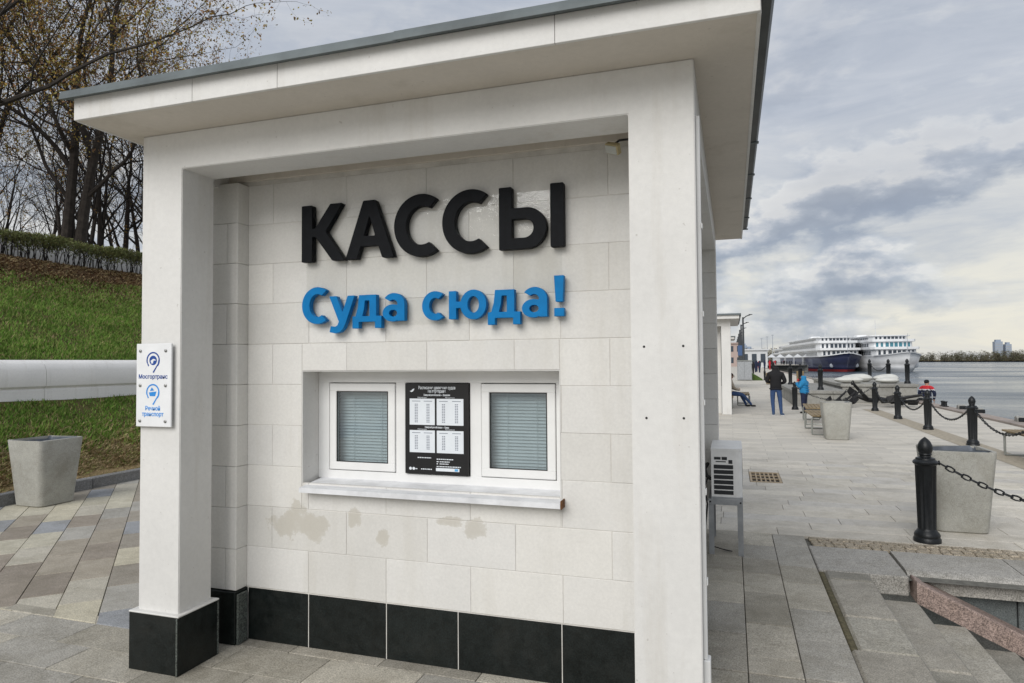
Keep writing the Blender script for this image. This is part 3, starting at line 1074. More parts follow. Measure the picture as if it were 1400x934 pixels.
# ------------------------------------------------------------------ air conditioner on its stand
st = thing('steel_stand', 'grey four-legged steel stand carrying the air conditioner beside the kiosk', 'stand', (-0.075, 6.7, 0))
for sx in (-0.145, 0.105):
    for sy in (-0.34, 0.31):
        MB().box(sx, sx + 0.045, sy, sy + 0.006, 0, 0.50).box(sx + (0.039 if sx > 0 else 0), sx + (0.045 if sx > 0 else 0.006), sy + 0.006, sy + 0.045, 0, 0.50).build('leg', 'stand_grey', st)
    MB().box(sx, sx + 0.04, -0.334, 0.352, 0.465, 0.497).build('rail', 'stand_grey', st)
for sy in (-0.346, 0.316):
    MB().box(-0.145, 0.15, sy, sy + 0.005, 0.45, 0.50).build('cross_rail', 'stand_grey', st)
for sx in (-0.13, 0.13):
    o = MB().lathe([(0.008, 0), (0.008, 0.006)], 8).build('bolt', 'cable_black', st, loc=(sx, -0.346, 0.475))
    o.rotation_euler = (R(90), 0, 0)
ac = thing('air_conditioner', 'white outdoor air conditioner unit with black louvres standing on the steel stand', 'air conditioner', (-0.075, 6.7, 0.502))
body = MB()
rr = [(-0.118, -0.335), (0.095, -0.335), (0.128, -0.325), (0.145, -0.30), (0.15, -0.27), (0.15, 0.34), (-0.118, 0.34)]
body.prism(rr, 'z', 0.0, 0.43)
body = body.build('casing', 'ac_white', ac)
MB().prism([(x * 1.02, y * 1.012) for x, y in rr], 'z', 0.4305, 0.452).build('lid', 'ac_white', ac)
MB().box(-0.12, 0.15, -0.34, 0.342, -0.001, 0.018).build('base_pan', 'stand_grey', ac)
for i in range(6):
    z = 0.04 + i * 0.046
    MB().box(-0.096, 0.072, -0.3365, -0.3335, z, z + 0.036).build('louvre', 'ac_dark', ac)
for (p, q, u, v) in ((-0.092, -0.035, 0.352, 0.376), (-0.026, 0.02, 0.350, 0.378), (0.032, 0.066, 0.318, 0.352), (-0.078, 0.01, 0.330, 0.339)):
    MB().box(p, q, -0.3365, -0.3335, u, v).build('louvre', 'ac_dark', ac)
fan = MB().lathe([(0.17, 0), (0.17, 0.004), (0.05, 0.006)], 20).build('fan_grille', 'ac_dark', ac, loc=(0.1505, 0.08, 0.21))
fan.rotation_euler = (0, R(90), 0)
hose = MB()
hose.tube([(-0.12, -0.30, 0.17), (-0.16, -0.32, 0.20), (-0.175, -0.30, 0.26), (-0.15, -0.27, 0.30), (-0.19, -0.2, 0.27)], 0.017, 7)
hose.tube([(-0.15, -0.31, 0.18), (-0.18, -0.34, 0.10), (-0.155, -0.35, -0.05), (-0.17, -0.34, -0.20), (-0.185, -0.30, -0.35)], 0.008, 6)
hose.tube([(-0.12, -0.22, -0.46), (0.0, -0.27, -0.475), (0.05, -0.24, -0.488), (-0.04, -0.18, -0.49)], 0.005, 5)
hose.build('hose', 'cable_black', ac, True)

# ================================================================== ground, paving, steps
QX = 7.40          # outer face of the quay
HOLE = (0.70, 5.2, 1.0, 6.17)
base = MB()
hx0, hx1, hy0, hy1 = HOLE
zb = -0.034


def quad(mb, x0, x1, y0, y1, z):
    mb.add([(x0, y0, z), (x1, y0, z), (x1, y1, z), (x0, y1, z)], [(0, 1, 2, 3)])


quad(base, -8.72, hx0, -40, hy1, zb)
quad(base, hx0, hx1, -40, hy0, zb)
quad(base, hx1, QX - 0.02, -40, hy1, zb)
quad(base, -8.72, QX - 0.02, hy1, 260, zb)
quad(base, -8.72, 26, 260, 700, zb)
quad(base, -3000, -8.72, 400, 700, zb)
struct(base.build('ground', 'joint_dark', recalc=False))

# slabs in mixed colours, laid on the diagonal left of the kiosk
left_pav = struct(link('diagonal_paving', None))
u = Vector((-1, 1)).normalized()
v = Vector((1, 1)).normalized()
n_l = 0
for k in range(-24, 30):
    s0 = (-0.656 + 0.4 * k) / math.sqrt(2)
    off = 5.90 + (0.0 if k == -1 else random.choice((0.0, 0.305, 0.15, 0.45)))
    for m in range(-8, 14):
        a0, a1 = off + 0.609 * m, off + 0.609 * (m + 1)
        g = 0.0025
        pts = []
        for (sa, sv) in ((a0 + g, s0 + g), (a0 + g, s0 + 0.2828 - g), (a1 - g, s0 + 0.2828 - g), (a1 - g, s0 + g)):
            q = u * sa + v * sv
            pts.append((q.x, q.y))
        for (nx, ny, d) in ((0, 1, 3.474), (1, 0, -8.64), (-1, 0, 3.31), (0, -1, -8.9)):
            pts = clip_poly(pts, nx, ny, d)
            if len(pts) < 3:
                break
        if len(pts) >= 3:
            xs, ys = [p[0] for p in pts], [p[1] for p in pts]
            if (max(xs) - min(xs)) * (max(ys) - min(ys)) > 0.006 and n_l < 299:
                o = poly_slab('paving_slab', pts, -0.03, random.uniform(-0.0022, 0.0022), 'slab_mixed', left_pav)
                n_l += 1

front_pav = struct(link('front_paving', None))
row = 0
y1 = 3.47
rows = [(3.475, 3.585)]
while y1 > 0.95:
    rows.append((y1 - 0.2985, y1))
    y1 -= 0.2985
for r_, (ya, yb) in enumerate(rows):
    xo = -8.975 + (0.305 if r_ % 2 == 0 else 0.0)
    while xo < 0.62:
        xa, xb = xo, min(xo + 0.6085, 0.66)
        if not (yb > 3.58 and xa > -0.4):
            block('paving_slab', xb - xa - 0.004, yb - ya - 0.004, 0.03, 0.003, 'slab_grey', front_pav, (xa + 0.002, ya + 0.002, -0.031 + random.uniform(-0.0018, 0.0018)))
        xo += 0.6085
right_pav = struct(link('kerbside_paving', None))
for ci, (xa, xb) in enumerate(((-0.30, 0.06), (0.06, 0.356), (0.356, 0.655))):
    ys = {0: [3.59, 4.02, 4.58, 5.145, 5.60, 5.93, 6.33, 6.78, 7.28], 1: [3.59, 4.02, 4.26, 4.79, 5.43, 5.90, 6.33, 6.80, 7.28], 2: [3.59, 4.04, 4.60, 5.16, 5.737, 6.19, 6.87, 7.28]}[ci]
    for ya, yb in zip(ys, ys[1:]):
        block('paving_slab', xb - xa - 0.005, yb - ya - (0.016 if ya in (4.02, 4.04) else 0.005), 0.03, 0.003, 'slab_grey', right_pav, (xa + 0.0025, ya + (0.013 if ya in (4.02, 4.04) else 0.0025), -0.031 + random.uniform(-0.0015, 0.0015)))

# long pale slabs of the promenade
prom = struct(link('promenade_paving', None))
y = 7.285
r_ = 0
n_p = 0
YF = 12.7
DR = (0.225, 0.665, 10.30, 11.22)
while y < YF - 0.02:
    dy = 0.301
    x = -0.6 - random.uniform(0, 0.8)
    while x < 6.98:
        L = random.choice((0.6, 0.9, 0.9, 1.2))
        xa, xb = x, min(x + L, 6.98)
        x = xb
        if xb - xa < 0.05:
            continue
        for (p, q, c_0, c_1) in rect_minus((xa, xb, y, y + dy), DR):
            if q - p > 0.02 and c_1 - c_0 > 0.02 and n_p < 299:
                block('paving_slab', q - p - 0.004, c_1 - c_0 - 0.004, 0.03, 0.003, 'planks', prom, (p + 0.002, c_0 + 0.002, -0.0305 + random.uniform(-0.0012, 0.0012)))
                n_p += 1
    y += dy


def far_paving():
    t = NT('far_paving')
    br = t.new('ShaderNodeTexBrick')
    br.inputs['Scale'].default_value = 1.0
    br.inputs['Brick Width'].default_value = 0.95
    br.inputs['Row Height'].default_value = 0.301
    br.inputs['Mortar Size'].default_value = 0.004
    br.inputs['Mortar Smooth'].default_value = 0.6
    br.offset = 0.37
    br.inputs['Color1'].default_value = (0.62, 0.58, 0.505, 1)
    br.inputs['Color2'].default_value = (0.52, 0.49, 0.435, 1)
    br.inputs['Mortar'].default_value = (0.25, 0.24, 0.21, 1)
    t.l.new(t.pos(), br.inputs['Vector'])
    c = t.mix(1.0, br.outputs[0], t.ramp(t.noise(30, 4, 0.7), [(0.3, 0.9), (0.7, 1.07)]), 'MULTIPLY')
    c = t.mix(t.ramp(t.noise(1.1, 6, 0.66, dist=0.4), [(0.5, 0.0), (0.72, 0.38)]), c, (0.26, 0.24, 0.195))
    M['far_paving'] = t.done(c, 0.8, 0, None, 0.35)


far_paving()
fp = MB()
quad(fp, -8.7, 6.985, y + 0.002, 256, -0.001)
quad(fp, -8.7, 25, 256.2, 700, -0.001)
quad(fp, -8.7, 0.66, -40, 0.95, -0.001)
quad(fp, 0.66, 6.985, -40, 0.95, -0.001)
quad(fp, 5.22, 6.985, 0.95, 6.9, -0.001)
struct(fp.build('promenade', 'far_paving', recalc=False))
plain('sett_strip', (0.40, 0.35, 0.27), 0.9, 0, 0.25, 14)
q = MB()
quad(q, 4.36, 4.86, 7.3, 26.4, 0.0045)
struct(q.build('sett_band', 'sett_strip', recalc=False))
# small setts along the head of the steps
q = MB()
for j in range(3):
    x = 0.675 + random.uniform(0, 0.04)
    while x < 6.9:
        w = random.uniform(0.075, 0.12)
        z = random.uniform(-0.006, 0.003)
        y0_ = 6.945 + j * 0.112
        q.cbox(x, x + w - 0.006, y0_ + random.uniform(0, 0.006), y0_ + 0.108 - random.uniform(0, 0.008), -0.03, z, 0.008)
        x += w
stuff(struct(q.build('sett_row', 'sett')))

# drain
dr = thing('drain_grate', 'square rusty beige drain grate let into the pale promenade slabs', 'drain', (0.445, 10.76, 0))
MB().box(-0.21, 0.21, -0.44, 0.44, -0.03, -0.018).build('sump', 'drain_hole', dr)
f = MB()
f.box(-0.215, 0.215, -0.455, -0.40, -0.018, 0.004).box(-0.215, 0.215, 0.40, 0.455, -0.018, 0.004)
f.box(-0.215, -0.185, -0.40, 0.40, -0.018, 0.004).box(0.185, 0.215, -0.40, 0.40, -0.018, 0.004)
f.build('frame', 'drain_rim', dr)
for i in range(5):
    MB().box(-0.185 + 0.062 + i * 0.0617 - 0.010, -0.185 + 0.062 + i * 0.0617 + 0.010, -0.40, 0.40, -0.016, 0.002).build('bar', 'drain_rim', dr)
for i in range(2):
    MB().box(-0.184, 0.184, -0.15 + i * 0.27, -0.11 + i * 0.27, -0.014, 0.0035).build('cross_bar', 'drain_rim', dr)

# steps down towards the river
steps = struct(link('river_steps', None))
for k in range(10):
    xa = 0.705 if k == 0 else 1.04 + 0.32 * (k - 1)
    xb = 1.04 + 0.32 * k
    z = -0.15 * k
    ys = [1.1, 2.6, 3.4, 4.55, 5.12, 5.94, 6.16] if k == 0 else [1.1, 2.3 + 0.2 * (k % 3), 3.7 - 0.3 * (k % 2), 5.2 - 0.45 * (k % 3), 6.02]
    for ya, yb in zip(ys, ys[1:]):
        x_s = xa - 0.03 if k else (0.66 if yb < 4.6 else xa)
        block('step_slab', xb - x_s, yb - ya - 0.005, 0.155, 0.016, 'step_granite', steps, (x_s, ya, z - 0.156 + random.uniform(-0.002, 0.002)))
quad_l = MB()
quad(quad_l, 4.15, 5.25, 1.0, 6.4, -1.51)
quad_l.box(0.5, 5.25, 0.9, 1.0, -1.6, -0.04)
quad_l.build('stair_well', 'wall_granite', steps)
q = MB()
q.cbox(0.658, 0.706, 4.45, 6.15, -0.045, -0.012, 0.01)
stuff(struct(q.build('moss_joint', 'moss')))
# coping, retaining wall and sloping pink edge stones
cop = struct(link('retaining_wall', None))
block('coping_stone', 0.665, 0.775, 0.155, 0.008, 'coping_granite', cop, (0.662, 6.155, -0.156))
xs = [1.345, 2.21, 3.15, 4.1, 5.3]
for i, (x0, x1) in enumerate(zip(xs, xs[1:])):
    c = MB()
    pr = [(6.935, 0.0), (6.43, 0.0), (6.36, -0.006), (6.31, -0.024), (6.28, -0.055), (6.272, -0.155), (6.935, -0.155)]
    c.prism([(y_ + random.uniform(-.002, .002), z_) for y_, z_ in pr], 'x', x0 + 0.004, x1 - 0.004)
    c.build('coping_stone', 'coping_granite', cop, True)
for j in range(5):
    x = 0.75 + (0.35 if j % 2 else 0.0)
    while x < 5.2:
        block('wall_stone', 0.69, 0.3, 0.285, 0.008, 'wall_granite', cop, (x, 6.40, -0.156 - 0.29 * (j + 1)))
        x += 0.70
sl = -0.15 / 0.32
xs = [1.352, 2.27, 3.2, 4.2]
for x0, x1 in zip(xs, xs[1:]):
    za, zb_ = -0.004 + (x0 - 1.352) * sl, -0.004 + (x1 - 1.352) * sl
    e = MB()
    e.add([(x0 + .004, 6.035, za - 0.165), (x1 - .004, 6.035, zb_ - 0.165), (x1 - .004, 6.26, zb_ - 0.165), (x0 + .004, 6.26, za - 0.165),
           (x0 + .004, 6.035, za - 0.012), (x1 - .004, 6.035, zb_ - 0.012), (x1 - .004, 6.26, zb_ - 0.012), (x0 + .004, 6.26, za - 0.012),
           (x0 + .008, 6.05, za), (x1 - .008, 6.05, zb_), (x1 - .008, 6.247, zb_), (x0 + .008, 6.247, za)],
          [(0, 3, 2, 1), (0, 1, 5, 4), (1, 2, 6, 5), (2, 3, 7, 6), (3, 0, 4, 7), (4, 5, 9, 8), (5, 6, 10, 9), (6, 7, 11, 10), (7, 4, 8, 11), (8, 9, 10, 11)])
    e.build('edge_stone', 'pink_granite', cop)

# quay edge
granite('quay_stone', [(0.37, 0.31, 0.275), (0.34, 0.295, 0.265)], 0.8, 0.2, 0.35, 0.25, 0.05, (0.22, 0.19, 0.16))
qk = struct(link('quay_edge', None))
y = -10.0
i = 0
while y < 250:
    L = 1.45 if y < 45 else 10.0
    if y > 4:
        block('edge_stone', 0.40, L - 0.012, 0.26, 0.012, 'quay_stone', qk, (7.0, y, -0.20))
    y += L
q = MB()
q.box(7.0, 7.34, -40, 262, -4, -0.21)
q.box(7.0, 25.6, 262, 263, -4, -0.05).box(25.0, 26.2, 263, 700, -4, -0.05)
q.build('quay_wall', 'pier_stone', qk)
q = MB().cbox(7.36, 9.6, 24.0, 36.0, -1.0, -0.86, 0.02)
struct(q.build('lower_landing', 'pier_stone'))
fen = None
FG = 'fenders along the quay edge'
for i, yy in enumerate((17.6, 19.6, 21.4, 24.6, 26.3, 31.5, 33.4, 35.2)):
    o = thing('quay_fender', 'grey rubber fender block with dark end on the quay edge, number %s from the right' % ('one', 'two', 'three', 'four', 'five', 'six', 'seven', 'eight')[i], 'fender', (7.33, yy, 0.055), 0, FG)
    o.scale = (0.62, 0.62, 0.62)
    m_ = MB().prism([(-0.2, 0.0), (-0.13, 0.16), (0.02, 0.24), (0.16, 0.2), (0.22, 0.0)], 'x', -0.12, 0.22).build('block', 'pier_stone', o)
    MB().cbox(-0.10, 0.25, -0.28, -0.19, 0.0, 0.19, 0.02).build('end_pad', 'iron_black', o)

# ------------------------------------------------------------------ river
def water():
    t = NT('river_water')
    p = t.pos()
    n1 = t.noise(0.55, 4, 0.6, p, (1.0, 0.45, 1.0), 0.3)
    n2 = t.noise(2.6, 3, 0.6, p, (1.0, 0.5, 1.0))
    n3 = t.noise(0.02, 3, 0.5, p)
    hgt = t.math('ADD', n1, t.math('MULTIPLY', n2, 0.4))
    b_ = t.new('ShaderNodeBump')
    b_.inputs['Distance'].default_value = 0.2
    t.l.new(t.ramp(n3, [(0.35, 0.55), (0.65, 1.0)]), b_.inputs['Strength'])
    t.l.new(hgt, b_.inputs['Height'])
    M['river_water'] = t.done((0.05, 0.075, 0.10), t.ramp(t.noise(0.03, 4, 0.6, p, (0.25, 1.0, 1.0)), [(0.4, 0.10), (0.62, 0.34)]), 0, b_.outputs[0], 0.5, IOR=1.33)


water()
ZW = -2.6
q = MB()
quad(q, 7.2, 3500, -400, 2600, ZW)
quad(q, -300, 7.2, 690, 2600, ZW)
struct(q.build('river', 'river_water', recalc=False))

# ================================================================== bank on the left
prof_x = [-8.72, -8.95, -10.50, -10.95, -13.5, -16.2, -17.5, -24, -60, -400]
prof_z = [0.115, 0.13, 1.24, 1.50, 2.92, 4.33, 4.50, 4.7, 5.2, 8.0]


def bank_z(x, y=0.0):
    return float(np.interp(-x, [-a_ for a_ in prof_x], prof_z)) + 0.03 * math.sin(1.3 * x + 0.7 * y) * math.sin(0.9 * y) * min(1, max(0, (-8.9 - x) * 2))


def bank_mat():
    t = NT('bank_turf')
    n = t.noise(1.3, 6, 0.65)
    c = t.ramp(n, [(0.35, (0.06, 0.085, 0.022)), (0.6, (0.13, 0.115, 0.05))])
    c = t.mix(t.ramp(t.noise(14, 4, 0.7), [(0.45, 0.0), (0.7, 0.5)]), c, (0.13, 0.10, 0.05))
    sepn = t.new('ShaderNodeSeparateXYZ')
    t.l.new(t.pos(), sepn.inputs[0])
    top = t.math('ADD', sepn.outputs[2], t.math('MULTIPLY', t.noise(1.5, 4, 0.6), 1.0))
    c = t.mix(t.ramp(t.math('MULTIPLY', top, 0.1), [(0.40, 0.0), (0.455, 0.9)]), c, (0.085, 0.05, 0.032))
    c = t.mix(t.ramp(t.math('MULTIPLY', t.math('ADD', t.math('ADD', sepn.outputs[0], 10.0), t.math('MULTIPLY', t.noise(3, 4, 0.6), 0.8)), 0.5), [(0.42, 0.0), (0.62, 0.85)]), c, (0.3, 0.22, 0.12))
    M['bank_turf'] = t.done(c, 1.0, 0, t.bump(t.noise(25, 5, 0.7), 0.8, 0.05), 0.1)


bank_mat()
vs, fs = [], []
bx = list(np.linspace(-8.72, -17.5, 30)) + [-24, -60, -400]
by = list(np.arange(-2, 32, 0.6)) + [60, 130, 400]
for yy in by:
    for xx in bx:
        vs.append((xx, yy, bank_z(xx, yy)))
nb = len(bx)
for j in range(len(by) - 1):
    for i in range(nb - 1):
        fs.append((j * nb + i, j * nb + i + 1, (j + 1) * nb + i + 1, (j + 1) * nb + i))
struct(MB().add(vs, fs).build('grass_bank', 'bank_turf', smooth=True))

kerb = struct(link('bank_kerb', None))
y = 3.2
while y < 14:
    block('kerb_stone', 0.145, 0.995, 0.21, 0.010, 'kerb_granite', kerb, (-8.785, y, -0.06))
    y += 1.0


def patchy(x, y):
    return 0.5 + 0.35 * np.sin(2.1 * x + 1.3 * y) * np.sin(1.7 * y - 0.8 * x) + 0.3 * np.sin(5.3 * x) * np.sin(4.1 * y + x)


def blades(name, n, xr, yr, hr, cols, dens=None, lean=0.5, wid=0.012):
    """thin two-triangle blades rooted on the bank"""
    x = RNG.uniform(xr[0], xr[1], n)
    yv = RNG.uniform(yr[0], yr[1], n)
    if dens is not None:
        keep = RNG.random(n) < dens(x, yv)
        x, yv = x[keep], yv[keep]
        n = len(x)
    z = np.interp(-x, [-a_ for a_ in prof_x], prof_z) + 0.03 * np.sin(1.3 * x + 0.7 * yv) * np.sin(0.9 * yv) * np.clip((-8.9 - x) * 2, 0, 1)
    h_ = RNG.uniform(hr[0], hr[1], n) * np.clip(0.55 + 0.9 * patchy(1.7 * x + 1, 1.9 * yv), 0.4, 1.5)
    a_ = RNG.uniform(0, 2 * np.pi, n)
    w_ = RNG.uniform(0.6, 1.4, n) * wid
    lx, ly = RNG.normal(0, lean, n) * h_, RNG.normal(0, lean, n) * h_
    P = np.zeros((n, 3, 3))
    P[:, 0] = np.stack([x - np.cos(a_) * w_, yv - np.sin(a_) * w_, z - 0.01], 1)
    P[:, 1] = np.stack([x + np.cos(a_) * w_, yv + np.sin(a_) * w_, z - 0.01], 1)
    P[:, 2] = np.stack([x + lx, yv + ly, z + h_], 1)
    me = bpy.data.meshes.new(name)
    me.vertices.add(n * 3)
    me.vertices.foreach_set('co', P.reshape(-1))
    me.loops.add(n * 3)
    me.loops.foreach_set('vertex_index', np.arange(n * 3, dtype=np.int32))
    me.polygons.add(n)
    me.polygons.foreach_set('loop_start', np.arange(0, n * 3, 3, dtype=np.int32))
    me.update()
    mi = RNG.integers(0, len(cols), n).astype(np.int32)
    for c in cols:
        me.materials.append(M[c])
    me.polygons.foreach_set('material_index', mi)
    return link(name, me)


for nm, c in (('blade_a', (0.12, 0.24, 0.036)), ('blade_b', (0.18, 0.30, 0.052)), ('blade_c', (0.25, 0.30, 0.085)), ('blade_dry', (0.36, 0.29, 0.15)), ('straw_a', (0.50, 0.385, 0.23)), ('straw_b', (0.38, 0.275, 0.15)), ('litter', (0.12, 0.062, 0.03))):
    plain(nm, c, 0.75, var=0.25, scale=1.2, spec=0.2)


stuff(blades('grass', 330000, (-15.3, -9.15), (4.5, 19), (0.03, 0.085), ['blade_a', 'blade_b', 'blade_b', 'blade_c', 'blade_a', 'blade_b', 'blade_a', 'blade_c', 'blade_dry'],
             lambda x, y: np.clip(0.15 + 1.1 * patchy(x, y), 0.08, 1) * np.clip((x + 15.6) / 2.2, 0.04, 1) * np.clip((-9.3 - x) / 0.5, 0.06, 1) * np.where((x < -10.42) & (x > -10.98), 0, 1)),
      'patchy green spring grass covering the slope on the left', 'grass')
stuff(blades('dry_grass', 95000, (-9.95, -8.80), (4.5, 14), (0.015, 0.05), ['straw_a', 'straw_b', 'straw_a', 'blade_dry', 'blade_c'],
             lambda x, y: np.clip(1.25 - (-8.8 - x) / (0.85 + 0.5 * patchy(x * 2, y)), 0, 1), 1.3, 0.012),
      'tan dry grass strip along the kerb below the slope', 'grass')
stuff(blades('leaf_litter', 50000, (-16.4, -13.0), (7, 19), (0.01, 0.05), ['litter', 'straw_b', 'litter', 'blade_dry'],
             lambda x, y: np.clip((-13.6 - x) / 2.0 + 0.4 * patchy(x, y) - 0.2, 0, 1), 1.5, 0.022),
      'brown leaf litter under the hedge at the top of the slope', 'leaf litter')

par = thing('low_parapet', 'long smooth white concrete parapet lying across the grassy slope', 'wall', (-10.7, 8, 1.4))
y = 2.6
pp_ = [(-0.235, -0.35), (-0.235, -0.045), (-0.212, -0.02), (-0.26, 0.02), (-0.272, 0.10), (-0.262, 0.27), (-0.22, 0.37), (-0.13, 0.425), (0.0, 0.44), (0.13, 0.42), (0.2, 0.36), (0.24, 0.2), (0.24, -0.2)]
while y < 20:
    MB().prism([(-x_, z_) for x_, z_ in pp_], 'y', y - 8 + 0.003, y - 8 + 2.62).build('panel', 'parapet_white', par, True)
    y += 2.623

# ------------------------------------------------------------------ hedge and the pale wall behind it
wallb = thing('garden_wall', 'low pale garden wall half hidden behind the sparse hedge', 'wall', (-17.6, 16, 4.4))
y = -10.0
while y < 14:
    MB().cbox(-0.12, 0.12, y, y + 2.95, -0.3, 0.62, 0.01).build('panel', 'parapet_white', wallb)
    MB().cbox(-0.17, 0.17, y, y + 2.99, 0.62, 0.70, 0.01).build('coping', 'parapet_white', wallb)
    y += 3.0
plain('hedge_leaf_a', (0.16, 0.19, 0.06), 0.7, var=0.3, scale=2)
plain('hedge_leaf_b', (0.17, 0.165, 0.06), 0.7, var=0.3, scale=2)
plain('bark', (0.038, 0.031, 0.026), 0.95, var=0.5, scale=7, bump=0.6, bscale=30)
plain('bark_dark', (0.026, 0.023, 0.021), 0.95, var=0.4, scale=7)
hd = thing('hedge', 'clipped sparse green-brown hedge along the top of the slope', 'hedge', (-16.55, 14, 4.33))
q = MB()
for i in range(420):
    yy = random.uniform(-9, 7)
    xx = random.uniform(-0.3, 0.3)
    hh = random.uniform(0.45, 0.68)
    q.tube([(xx, yy, -0.1), (xx + random.uniform(-.08, .08), yy + random.uniform(-.1, .1), hh * 0.5), (xx + random.uniform(-.15, .15), yy + random.uniform(-.2, .2), hh)], [0.012, 0.009, 0.004], 4, False)
stuff(q.build('stems', 'bark_dark', hd, recalc=False))


def leaf_cloud(P, size, name, mats, parent):
    """small folded quads scattered at the points P (n,3)"""
    n = len(P)
    d1 = RNG.normal(size=(n, 3))
    d1 /= np.linalg.norm(d1, axis=1)[:, None]
    d2 = np.cross(d1, RNG.normal(size=(n, 3)))
    d2 /= np.linalg.norm(d2, axis=1)[:, None]
    s = (RNG.uniform(0.6, 1.4, n) * size)[:, None]
    V = np.stack([P - d1 * s, P + d2 * s * 0.55, P + d1 * s, P - d2 * s * 0.55], 1).reshape(-1, 3)
    me = bpy.data.meshes.new(name)
    me.vertices.add(n * 4)
    me.vertices.foreach_set('co', V.reshape(-1))
    me.loops.add(n * 4)
    me.loops.foreach_set('vertex_index', np.arange(n * 4, dtype=np.int32))
    me.polygons.add(n)
    me.polygons.foreach_set('loop_start', np.arange(0, n * 4, 4, dtype=np.int32))
    me.update()
    for m_ in mats:
        me.materials.append(M[m_])
    me.polygons.foreach_set('material_index', RNG.integers(0, len(mats), n).astype(np.int32))
    return link(name, me, parent)


n = 62000
yy = RNG.uniform(-9, 7, n)
zz = 0.70 - np.abs(RNG.normal(0, 0.24, n))
zz = np.where(zz < 0.0, RNG.uniform(0.3, 0.7, n), zz)
gapm = np.sin(yy * 5.1) * np.sin(yy * 2.3 + 1) + RNG.normal(0, 0.6, n) + (zz - 0.42) * 5.5
k_ = gapm > 0.15
P = np.stack([RNG.uniform(-0.36, 0.36, n), yy, zz + 0.03 * np.sin(yy * 3)], 1)[k_]
stuff(leaf_cloud(P, 0.027, 'leaves', ['hedge_leaf_a', 'hedge_leaf_b'], hd))

# ------------------------------------------------------------------ trees in bud
plain('bud_ochre', (0.36, 0.22, 0.045), 0.8, var=0.3, scale=2)
plain('bud_olive', (0.28, 0.235, 0.055), 0.8, var=0.3, scale=2)
plain('bud_brown', (0.22, 0.115, 0.05), 0.8, var=0.3, scale=2)


def tree_meshes(seed, height, r0, lean=(0, 0), fork=1, spread=0.75, bud=True, levels=6, first=0.35, density=1.0):
    rg = random.Random(seed)
    tr, br = MB(), MB()
    tips = []

    def grow(p, d, r, L, lev):
        nseg = 5 if lev <= 1 else 4
        pts, rads = [p.copy()], [r]
        q_ = p.copy()
        dd = d.copy()
        for s in range(nseg):
            wob = 0.035 if lev == 0 else 0.10 + 0.045 * lev
            dd = (dd + Vector((rg.gauss(0, wob), rg.gauss(0, wob), rg.gauss(0, wob) + 0.03 * lev))).normalized()
            q_ = q_ + dd * (L / nseg)
            pts.append(q_.copy())
            rads.append(r * (1 - 0.55 * (s + 1) / nseg))
        sides = 9 if lev == 0 else 6 if lev == 1 else 4 if lev <= 3 else 3
        (tr if lev == 0 else br).tube(pts, rads, sides, False)
        if lev >= levels or r < 0.0035:
            for s in range(1, len(pts)):
                tips.append((pts[s], lev))
            return
        nb_ = {0: 5, 1: 5, 2: 4, 3: 4, 4: 3}.get(lev, 2)
        nb_ = max(2, int(round(nb_ * density)))
        for b_ in range(nb_):
            t_ = (first if lev == 0 else 0.25) + (1 - (first if lev == 0 else 0.25)) * (b_ + rg.uniform(0.1, 0.9)) / nb_
            i_ = min(int(t_ * nseg), nseg - 1)
            f_ = t_ * nseg - i_
            bp = pts[i_].lerp(pts[i_ + 1], f_)
            br_ = rads[i_] * (1 - f_) + rads[i_ + 1] * f_
            ax = dd.orthogonal().normalized()
            ax.rotate(Matrix.Rotation(rg.uniform(0, 2 * math.pi), 3, dd))
            nd = (dd * rg.uniform(0.45, 0.9) + ax * spread * rg.uniform(0.7, 1.15) + Vector((0, 0, 0.18))).normalized()
            grow(bp, nd, br_ * rg.uniform(0.40, 0.60), L * rg.uniform(0.52, 0.78), lev + 1)
        grow(q_, dd, rads[-1] * 0.95, L * 0.68, lev + 1)
    for f_ in range(fork):
        a_ = 2 * math.pi * f_ / max(fork, 1) + 0.4
        d0 = Vector((lean[0] + (0.03 * math.cos(a_) if fork > 1 else 0), lean[1] + (0.03 * math.sin(a_) if fork > 1 else 0), 1)).normalized()
        grow(Vector((0.16 * math.cos(a_) if fork > 1 else 0, 0.16 * math.sin(a_) if fork > 1 else 0, -0.3)), d0, r0, height * 0.42, 0)
    return tr, br, tips


def make_tree(name, label, seed, height, r0, loc, buds=2600, budsize=0.05, **kw):
    tr, br, tips = tree_meshes(seed, height, r0, **kw)
    t_ = thing(name, label, 'tree', loc, 0, 'bare trees in bud on the bank')
    tr.build('trunk', 'bark', t_, True, recalc=False)
    br.build('branches', 'bark_dark' if buds < 900 else 'bark', t_, recalc=False)
    if buds and tips:
        idx = RNG.integers(0, len(tips), buds)
        P_ = np.array([tips[i][0][:] for i in idx]) + RNG.normal(0, 0.05, (buds, 3))
        stuff(leaf_cloud(P_, budsize, 'buds', ['bud_ochre', 'bud_olive', 'bud_brown'], t_))
    return t_


